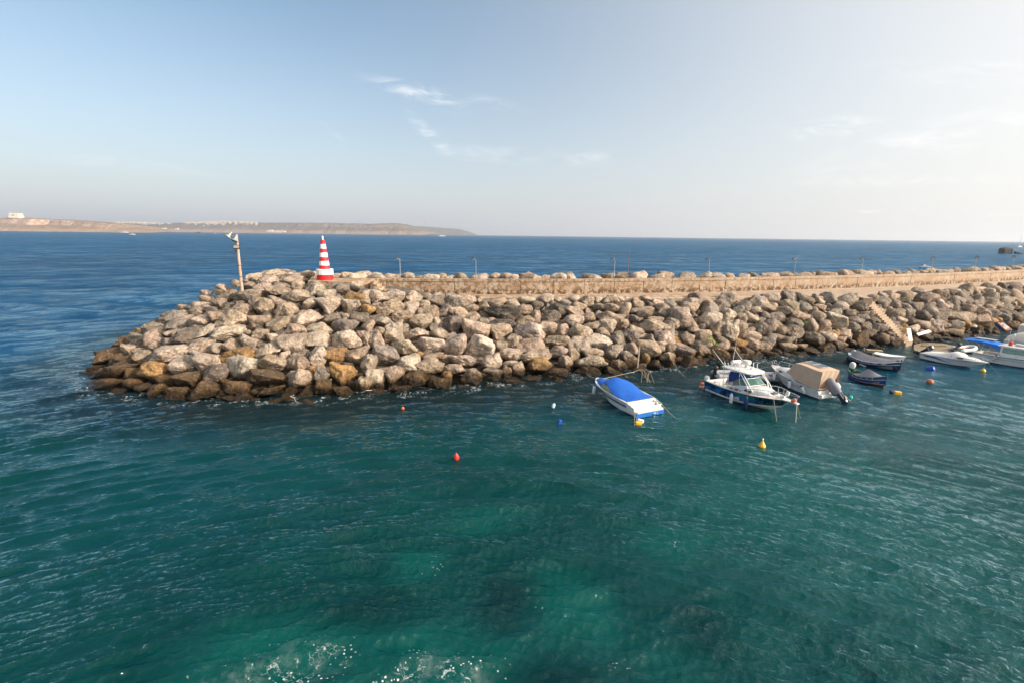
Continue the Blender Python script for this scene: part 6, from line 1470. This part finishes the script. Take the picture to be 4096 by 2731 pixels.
def boat_cruiser():
    st = Vector((48.75, 50.9, 0)); hd = math.atan2(43.4-51.2, 51.7-47.7)
    r = thing('cabin_cruiser', st, hd, 'white cabin cruiser with green rub rail and blue aft awning, cut by the right edge', 'cabin cruiser')
    r.scale = (.86, .86, .84); L = 8.4
    h = Hull(L, [(0, 1.28), (.3, 1.42), (.6, 1.38), (.8, .98), (.93, .45), (1, .03)], [(0, .92), (.3, .96), (.6, 1.1), (1, 1.4)], [(0, 1.15), (.4, 1.2), (.7, .95), (.9, .3), (1, 0)], [(0, .05), (.6, .08), (1, .4)], [(0, -.4), (.6, -.4), (1, .2)], rake=1.1, flare=.05)
    h.shell().build('hull', M_GEL, r, smooth=True); h.strip(-.2, .04, .008, t1=.95, k=2).build('bottom_paint', mat('antifoul_red', (.14, .03, .03), .5), r, smooth=True)
    h.rail(.90, .035, .0).build('rub_rail', mat('sea_green_rail', (.05, .22, .22), .4), r, smooth=True); h.rail(.58, .014, .003).build('hull_line', M_DARK, r)
    gun, inn = h.cockpit(.03, .30, .24, .35); gun.build('gunwale', M_GEL, r); inn.build('cockpit', M_GEL2, r)
    h.deck(.30, 1., .06).build('deck', M_GEL, r, smooth=True)
    ca = MB(); rings = []
    for x, w, z in ((2.35, .98, 2.05), (2.9, .98, 2.12), (4.6, .90, 2.10), (4.62, .90, 2.10)): rings.append([Vector((x, q*w, zz)) for q, zz in ((-1.04, 1.0), (-1.02, 1.34), (-.93, z), (0, z+.04), (.93, z), (1.02, 1.34), (1.04, 1.0))])
    rings += [[Vector((x, q*w, zz)) for q, zz in ((-1.04, 1.05), (-1.02, 1.3), (-.9, z), (0, z+.04), (.9, z), (1.02, 1.3), (1.04, 1.05))] for x, w, z in ((5.3, .82, 1.52), (6.3, .55, 1.46), (6.8, .3, 1.32))]
    ca.loft(rings); ca.build('cabin', M_GEL, r, smooth=True)
    rf = MB(); ou = [(2.0, .95), (2.2, 1.08), (4.5, 1.0), (4.95, .7), (5.05, 0)]; ou = ou+[(x, -y) for x, y in reversed(ou[:-1])]
    rf.loft([[Vector((3.3+(x-3.3)*k, y*k, z)) for x, y in ou] for k, z in ((.97, 2.08), (1, 2.13), (1, 2.18), (.85, 2.25))]); rf.build('cabin_roof', M_GEL, r, smooth=True)
    gl = mat('green_glass', (.12, .24, .22), .08, .15, 3., spec=.8)
    for s_ in (-1, 1):
        for q in (((2.55, 1.025, 1.38), (3.75, 1.01, 1.38), (3.75, .945, 1.96), (2.55, .955, 1.96)), ((3.82, 1.01, 1.38), (5.0, .90, 1.36), (4.62, .87, 1.96), (3.82, .94, 1.96))):
            o = MB().add([Vector((x, s_*y, z)) for x, y, z in q], [(0, 1, 2, 3)]).build('side_window', gl, r); o.modifiers.new('s', 'SOLIDIFY').thickness = .03
    aw = MB(); k = 8
    rows = []
    for x, z, w in ((2.1, 2.28, .95), (1.3, 2.42, 1.1), (.3, 2.50, 1.15), (-.7, 2.42, 1.1), (-1.2, 2.30, 1.0)): rows.append([Vector((x, w*(2*j/k-1), z-.16*abs(2*j/k-1)**2+.02*math.sin(j*2+x*3))) for j in range(k+1)])
    aw.loft([a+[q-Vector((0, 0, .02)) for q in reversed(a)] for a in rows])
    aw.loft([[Vector((x, -w, z)), Vector((x+.1, -w*1.0, z-d))] for x, z, w, d in ((2.2, 2.12, 1.0, .55), (1.3, 2.26, 1.12, .32), (.3, 2.34, 1.17, .14), (-.7, 2.26, 1.12, .10))], closed=False, caps=False)
    o = aw.build('awning', mat('bright_blue_canvas', (.01, .16, .62), .75, .12, 3., .4, 8.), r, smooth=True)
    sp = MB(); Mx = Matrix.Translation((.55, .1, 2.53)); sp.box(-.95, .95, -.45, .45, 0, .03, Mx); sp.build('solar_panel', mat('pale_panel', (.30, .29, .29), .2), o)
    for s_ in (1, -1):
        MB().tube([(-.9, s_*1.0, 2.28), (-.05, s_*1.1, .95)], .02, 6).build('awning_pole', M_STEEL, o); MB().tube([(.9, s_*1.1, 2.3), (.6, s_*1.2, .98)], .02, 6).build('awning_pole', M_STEEL, o)
    ra = MB()
    for s_ in (1, -1):
        pts = [Vector((x, s_*(ip(h.beam, x/L)-.08), ip(h.sheer, x/L)+.42)) for x in (2.6, 4, 5.5, 6.6, 7.4)]; ra.tube([pts[0]-Vector((.3, 0, .4))]+pts, .016, 5)
        for p_ in pts: ra.tube([p_, p_-Vector((.1, 0, .42))], .014, 5)
    ra.build('side_rails', M_STEEL, r)
    bx = MB(); bx.box(3.3, 4.3, -.35, .1, 2.26, 2.52); bx.build('roof_locker', M_GEL, r, bevel=.05)
    M_ = bline(st, hd) @ Matrix.Diagonal((.86, .86, .84, 1))
    b = MB(); b.lathe([(.13, 0), (.16, .04), (.15, .34), (.17, .36), (.17, .40), (.0, .41)], 14); o = b.build('red_canister', mat('red_plastic', (.60, .05, .03), .4, .1), smooth=True, loc=M_ @ Vector((2.95, -.45, 2.25))); tag(o, 'red canister with white lid on the roof of the cabin cruiser', 'canister')
    an = MB(); an.tube([(2.4, .6, 2.2), (2.4, .6, 4.0)], .02, 6); an.tube([(2.7, .7, 2.2), (2.75, .7, 3.3)], .02, 6); an.lathe([(.08, 3.3), (.1, 3.4), (.05, 3.5)], 10, Matrix.Translation((2.75, .7, 0))); an.build('antennas', M_GEL, r)
    fender(M_ @ Vector((5.3, -1.5, .85)), .5, .10, 'white fender on the side of the cabin cruiser below its green rail', (rad(20), 0, 0))
    fender(M_ @ Vector((2.2, -1.52, .70)), .5, .10, 'grey fender between the cabin cruiser and the speedboat bow', (rad(20), 0, 0), body=(.45, .45, .47))
    p = MB(); p.lathe([(.16, 0), (.16, .02)], 14, Matrix.Translation((4.9, -1.02, 1.16)) @ Matrix.Rotation(rad(80), 4, 'X') @ Matrix.Diagonal((1.8, .6, 1, 1))); p.build('porthole', M_BLACK, r)
    # white boat with cream canopy behind it
    st = Vector((58.0, 57.2, 0)); hd = math.atan2(-7.5, 4.2)
    r = thing('canopied_boat', st, hd, 'white boat with long cream canopy behind the cabin cruiser at the right edge', 'motorboat')
    L = 7.; h = Hull(L, [(0, 1.1), (.4, 1.25), (.8, .8), (1, .03)], [(0, .85), (1, 1.2)], [(0, 1.), (.5, 1.05), (.9, .3), (1, 0)], [(0, .05), (1, .4)], [(0, -.4), (1, .2)], rake=1.)
    h.shell().build('hull', M_GEL, r, smooth=True); h.deck(0, 1, .05).build('deck', M_GEL, r)
    k = 10; rows = [[Vector((x, 1.1*(2*j/k-1)*w, .95+(z-.95)*(1-abs(2*j/k-1)**3))) for j in range(k+1)] for x, z, w in ((.1, 1.3, .9), (.8, 1.7, 1.), (2., 1.95, 1.), (3.4, 1.95, 1.), (4.4, 1.9, .9), (5.0, 1.3, .7))]
    cv = MB(); cv.loft([a+[q-Vector((0, 0, .03)) for q in reversed(a)] for a in rows]); cv.build('canopy', mat('cream_canvas', (.72, .64, .54), .85, .05, 2., .3, 8.), r, smooth=True)
    w_ = MB(); w_.box(2.0, 3.6, -.2, .2, 1.97, 2.08); w_.build('roof_rail', M_GEL, r, bevel=.03)
    st = Vector((62.0, 59.8, 0)); r = thing('covered_boat', st, rad(-60), 'boat under a tall pale grey cover at the far right edge', 'motorboat')
    h = Hull(6., [(0, 1.1), (.4, 1.2), (.8, .8), (1, .03)], [(0, .9), (1, 1.2)], [(0, 1.), (.5, 1.05), (.9, .3), (1, 0)], [(0, .05), (1, .4)], [(0, -.4), (1, .2)], rake=.8); h.shell().build('hull', M_GEL, r, smooth=True)
    cv = MB(); cv.loft([[Vector((x, w*q, z)) for q, z in ((-1, .9), (-.95, zt), (-.3, zt+.15), (.3, zt+.15), (.95, zt), (1, .9))] for x, w, zt in ((0, 1.05, 2.1), (1.8, 1.15, 2.3), (3.2, 1.1, 2.3), (3.8, 1., 1.2), (5.2, .5, 1.15))]); cv.build('cover', mat('pale_grey_cover', (.52, .50, .48), .85, .08, 2., .3, 8.), r, bevel=.05)
    # dinghy with black motor between them
    r = inflatable(Vector((49.0, 53.6, 0)), rad(15), 2.6, 'white and black inflatable dinghy with folded motor beside the landing slab', False)
    outboard('outboard', r, Vector((.1, 0, .5)), 0, rad(60), (.02, .02, .025), (.02, .02, .02), .9)
    for ch in r.children:
        if ch.name.startswith('tube'): ch.data.materials[0] = M_GEL

def boat_on_rocks():
    q = P(4010, 1318, 1.2)
    a, b, c, d = P(3984, 1288, 2.25), P(4006, 1288, 2.3), P(4054, 1322, 1.35), P(4024, 1325, 1.3)
    ctr = (a+b+c+d)/4
    r = thing('upturned_boat', ctr, 0, 'blue boat with salmon red bottom board tipped over on the rocks at far right', 'boat')
    A, B_, C_, D_ = [v-ctr for v in (a, b, c, d)]
    nrm = (B_-A).cross(D_-A).normalized()
    if nrm.z < 0: nrm = -nrm
    dn = -nrm*.85
    off = (A-B_).normalized()*.18
    hl = MB(); hl.loft([[A+off, B_-off, C_-off*.4, D_+off*.6], [A*.85+off+dn*.6, B_*.85+dn*.6, C_*.85+dn*.6, D_*.85+off+dn*.6]]); hl.build('hull', mat('faded_blue_enamel', (.012, .10, .24), .5, .15, 4.), r, bevel=.06)
    t = MB(); t.loft([[v+nrm*z for v in (A, B_, C_, D_)] for z in (.01, .07)]); t.build('rim', mat('red_rim', (.42, .09, .05), .5, .1), r, bevel=.02)
    p = MB()
    for u0, u1 in ((.05, .48), (.52, .95)):
        q = [A.lerp(D_, u0), B_.lerp(C_, u0), B_.lerp(C_, u1), A.lerp(D_, u1)]; cc = sum(q, Vector())/4; q = [cc+(v-cc)*.86 for v in q]; p.loft([[v+nrm*z for v in q] for z in (.071, .095)])
    p.build('panels', mat('salmon_paint', (.62, .36, .27), .6, .1, 5.), r)

def build_buoys():
    def ob(name, loc, label, m, fn, cat='buoy', rot=(0, 0, 0)):
        b = MB(); fn(b); o = b.build(name, m, smooth=True, loc=loc); o.rotation_euler = rot; tag(o, label, cat); return o
    orange = mat('orange_plastic', (.75, .10, .015), .4, .08); red = mat('red_buoy', (.75, .03, .012), .35, .08); yel = mat('yellow_plastic', (.80, .42, .02), .4, .08)
    whi = mat('white_plastic', (.8, .8, .8), .4, .05); blu = mat('blue_plastic', (.008, .06, .38), .4, .1); fad = mat('faded_red', (.52, .15, .07), .6, .15)
    def ball(r): return lambda b: b.lathe([(.01, r*1.15), (r*.2, r*1.1), (r*.25, r*.97), (r*.7, r*.7), (r, 0), (r*.7, -r*.7), (.01, -r)], 16)
    def pear(r): return lambda b: b.lathe([(.02, r*1.9), (r*.18, r*1.75), (r*.3, r*1.5), (r*.75, r*.75), (r, 0), (r*.8, -r*.6), (.02, -r)], 18)
    ob('mooring_buoy', P(1611, 1632, .04), 'small orange ball buoy floating alone below the middle boulders', orange, ball(.12))
    ob('mooring_buoy', P(1826, 1829, .08), 'red pear shaped buoy, the nearest to the camera', red, pear(.16), rot=(.06, -.05, 0))
    ob('float', P(2214, 1622, .05), 'small white plastic bottle float left of the blue covered boat', whi, lambda b: b.lathe([(.03, .24), (.04, .18), (.11, .12), (.12, -.1), (.08, -.14)], 12), 'float', rot=(.2, .3, 0))
    o = MB().box(-.12, .12, -.10, .10, -.14, .18).build('jerry_can', blu, bevel=.03, loc=P(2238, 1688, .06)); o.rotation_euler = (.15, .3, .5); tag(o, 'blue jerry can float, below the small white bottle float', 'float')
    o = MB().box(-.20, .20, -.12, .12, -.1, .12).build('jerry_can', yel, bevel=.04, loc=P(2554, 1692, .04)); o.rotation_euler = (.1, .1, .0); tag(o, 'yellow float tied off the stern of the blue covered boat', 'float')
    o = MB().box(-.20, .20, -.12, .12, -.1, .14).build('jerry_can', whi, bevel=.04, loc=P(2562, 1684, .04)); o.rotation_euler = (.1, .1, -.5); tag(o, 'white plastic can float touching the yellow one behind the blue covered boat', 'float')
    r = thing('mooring_buoy', P(2807, 1547, .02), 0, 'orange can buoy with white band at the transom of the sport fishing boat', 'buoy')
    b = MB(); b.lathe([(.05, .42), (.14, .36), (.17, .28), (.17, -.15)], 14); b.build('body', orange, r, smooth=True); b = MB(); b.lathe([(.176, .02), (.176, .14)], 14); b.build('white_band', whi, r)
    r = thing('mooring_buoy', P(3048, 1786, .0), 0, 'yellow diamond shaped buoy with ring top floating alone', 'buoy')
    b = MB(); b.lathe([(.03, .46), (.04, .39), (.06, .35), (.20, .09), (.21, .05), (.17, -.04), (.1, -.2)], 8); b.build('body', yel, r); b = MB(); b.lathe([(.045, .45), (.045, .50), (.02, .53)], 8); b.build('top_ring', whi, r)
    ob('float', P(3722, 1476, .12), 'blue and white drum float near the speedboat', blu, lambda b: b.lathe([(.2, -.34), (.29, -.26), (.31, 0), (.29, .26), (.18, .34), (.0, .35)], 12), 'float', rot=(1.2, .5, .6))
    ob('mooring_buoy', P(3720, 1525, .1), 'faded red round buoy below the blue drum float', fad, lambda b: b.lathe([(.02, .24), (.2, .18), (.27, .02), (.2, -.15), (.02, -.2)], 16))
    o = ob('float', P(3572, 1565, .08), 'dark blue lumpy float beside the yellow jerry can', mat('dull_blue', (.01, .05, .18), .5, .2), lambda b: (b.lathe([(.05, -.26), (.16, -.2), (.18, 0), (.12, .1), (.17, .2), (.1, .28)], 10)), 'float', rot=(1.4, .3, 1.2))
    o = MB().box(-.24, .24, -.14, .14, -.16, .20).build('jerry_can', yel, bevel=.04, loc=P(3590, 1573, .08)); o.rotation_euler = (.1, .08, -.25); tag(o, 'bright yellow jerry can float beside the dark blue float', 'float')
    ob('mooring_buoy', P(3932, 1482, .08), 'yellow ball float under the bow of the speedboat', yel, ball(.22))
    o = MB().lathe([(.02, .16), (.2, .1), (.25, 0), (.2, -.1)], 12).build('float', mat('cream_float', (.75, .66, .48), .6), smooth=True, loc=P(3898, 1306, 2.1)); tag(o, 'cream ball float stranded high on the boulders above the blue awning', 'float')
    # rope lying over the left foreground rocks and debris line
    rope([P(1160, 1583, .35), P(1178, 1590, .2), P(1182, 1604, .02), P(1215, 1614, .0)], .03, 'frayed pale rope trailing in the water below the left boulders', (.6, .52, .38), sag=None)
    rope([P(1445, 1570, .1), P(1465, 1560, .35), P(1505, 1558, .3)], .03, 'white rope looped over a waterline boulder right of the ochre rock', (.7, .68, .62), sag=None)
    rope([P(2693, 1448, 1.3), P(2712, 1478, .7), P(2735, 1503, .05), P(2760, 1520, -.03)], .022, 'long rope falling from a boulder between the two nearest motorboats', sag=None)
    rope([P(3800, 1210, 4.8), P(3850, 1245, 3.6), P(3890, 1285, 2.5), P(3925, 1315, 1.6)], .04, 'grey hose lying down the boulder slope above the blue awning', (.30, .29, .28), name='hose', sag=None)
# ------------------------------------------------------------------ assemble
make_water()
bvh = build_breakwater()
build_wall(); build_stairs(); build_beacon(); build_lamps(); build_poles(); build_grass(bvh)
build_land(); build_far_boats()
boat_blue_cover(); boat_sport(); boat_tan(); boat_luzzus(); boat_speed(); boat_cruiser(); boat_on_rocks()
inflatable(Vector((18.0, 42.3, 0)), rad(-4), 3.0, 'grey inflatable dinghy with black outboard behind the stern of the sport fishing boat')
inflatable(Vector((20.8, 41.9, 0)), rad(-8), 3.0, 'grey inflatable dinghy whose bow shows between the fishing boat and the tan canopied boat', False)
build_buoys()
# air over the strait: far land and horizon fade
def build_haze():
    b = MB(); b.box(-21000, 21000, -21000, 21000, -5, 260); m = bpy.data.materials.new('haze_air'); m.use_nodes = True; t = NT(m.node_tree); t.t.nodes.clear()
    v = t.n('ShaderNodeVolumePrincipled', {'Color': (.86, .92, 1.0), 'Density': HAZE, 'Anisotropy': .35}); o = t.n('ShaderNodeOutputMaterial'); t.t.links.new(v.outputs[0], o.inputs['Volume'])
    o = b.build('haze', m); tag(o, kind='stuff')
HAZE = 7.5e-5
if HAZE: build_haze()
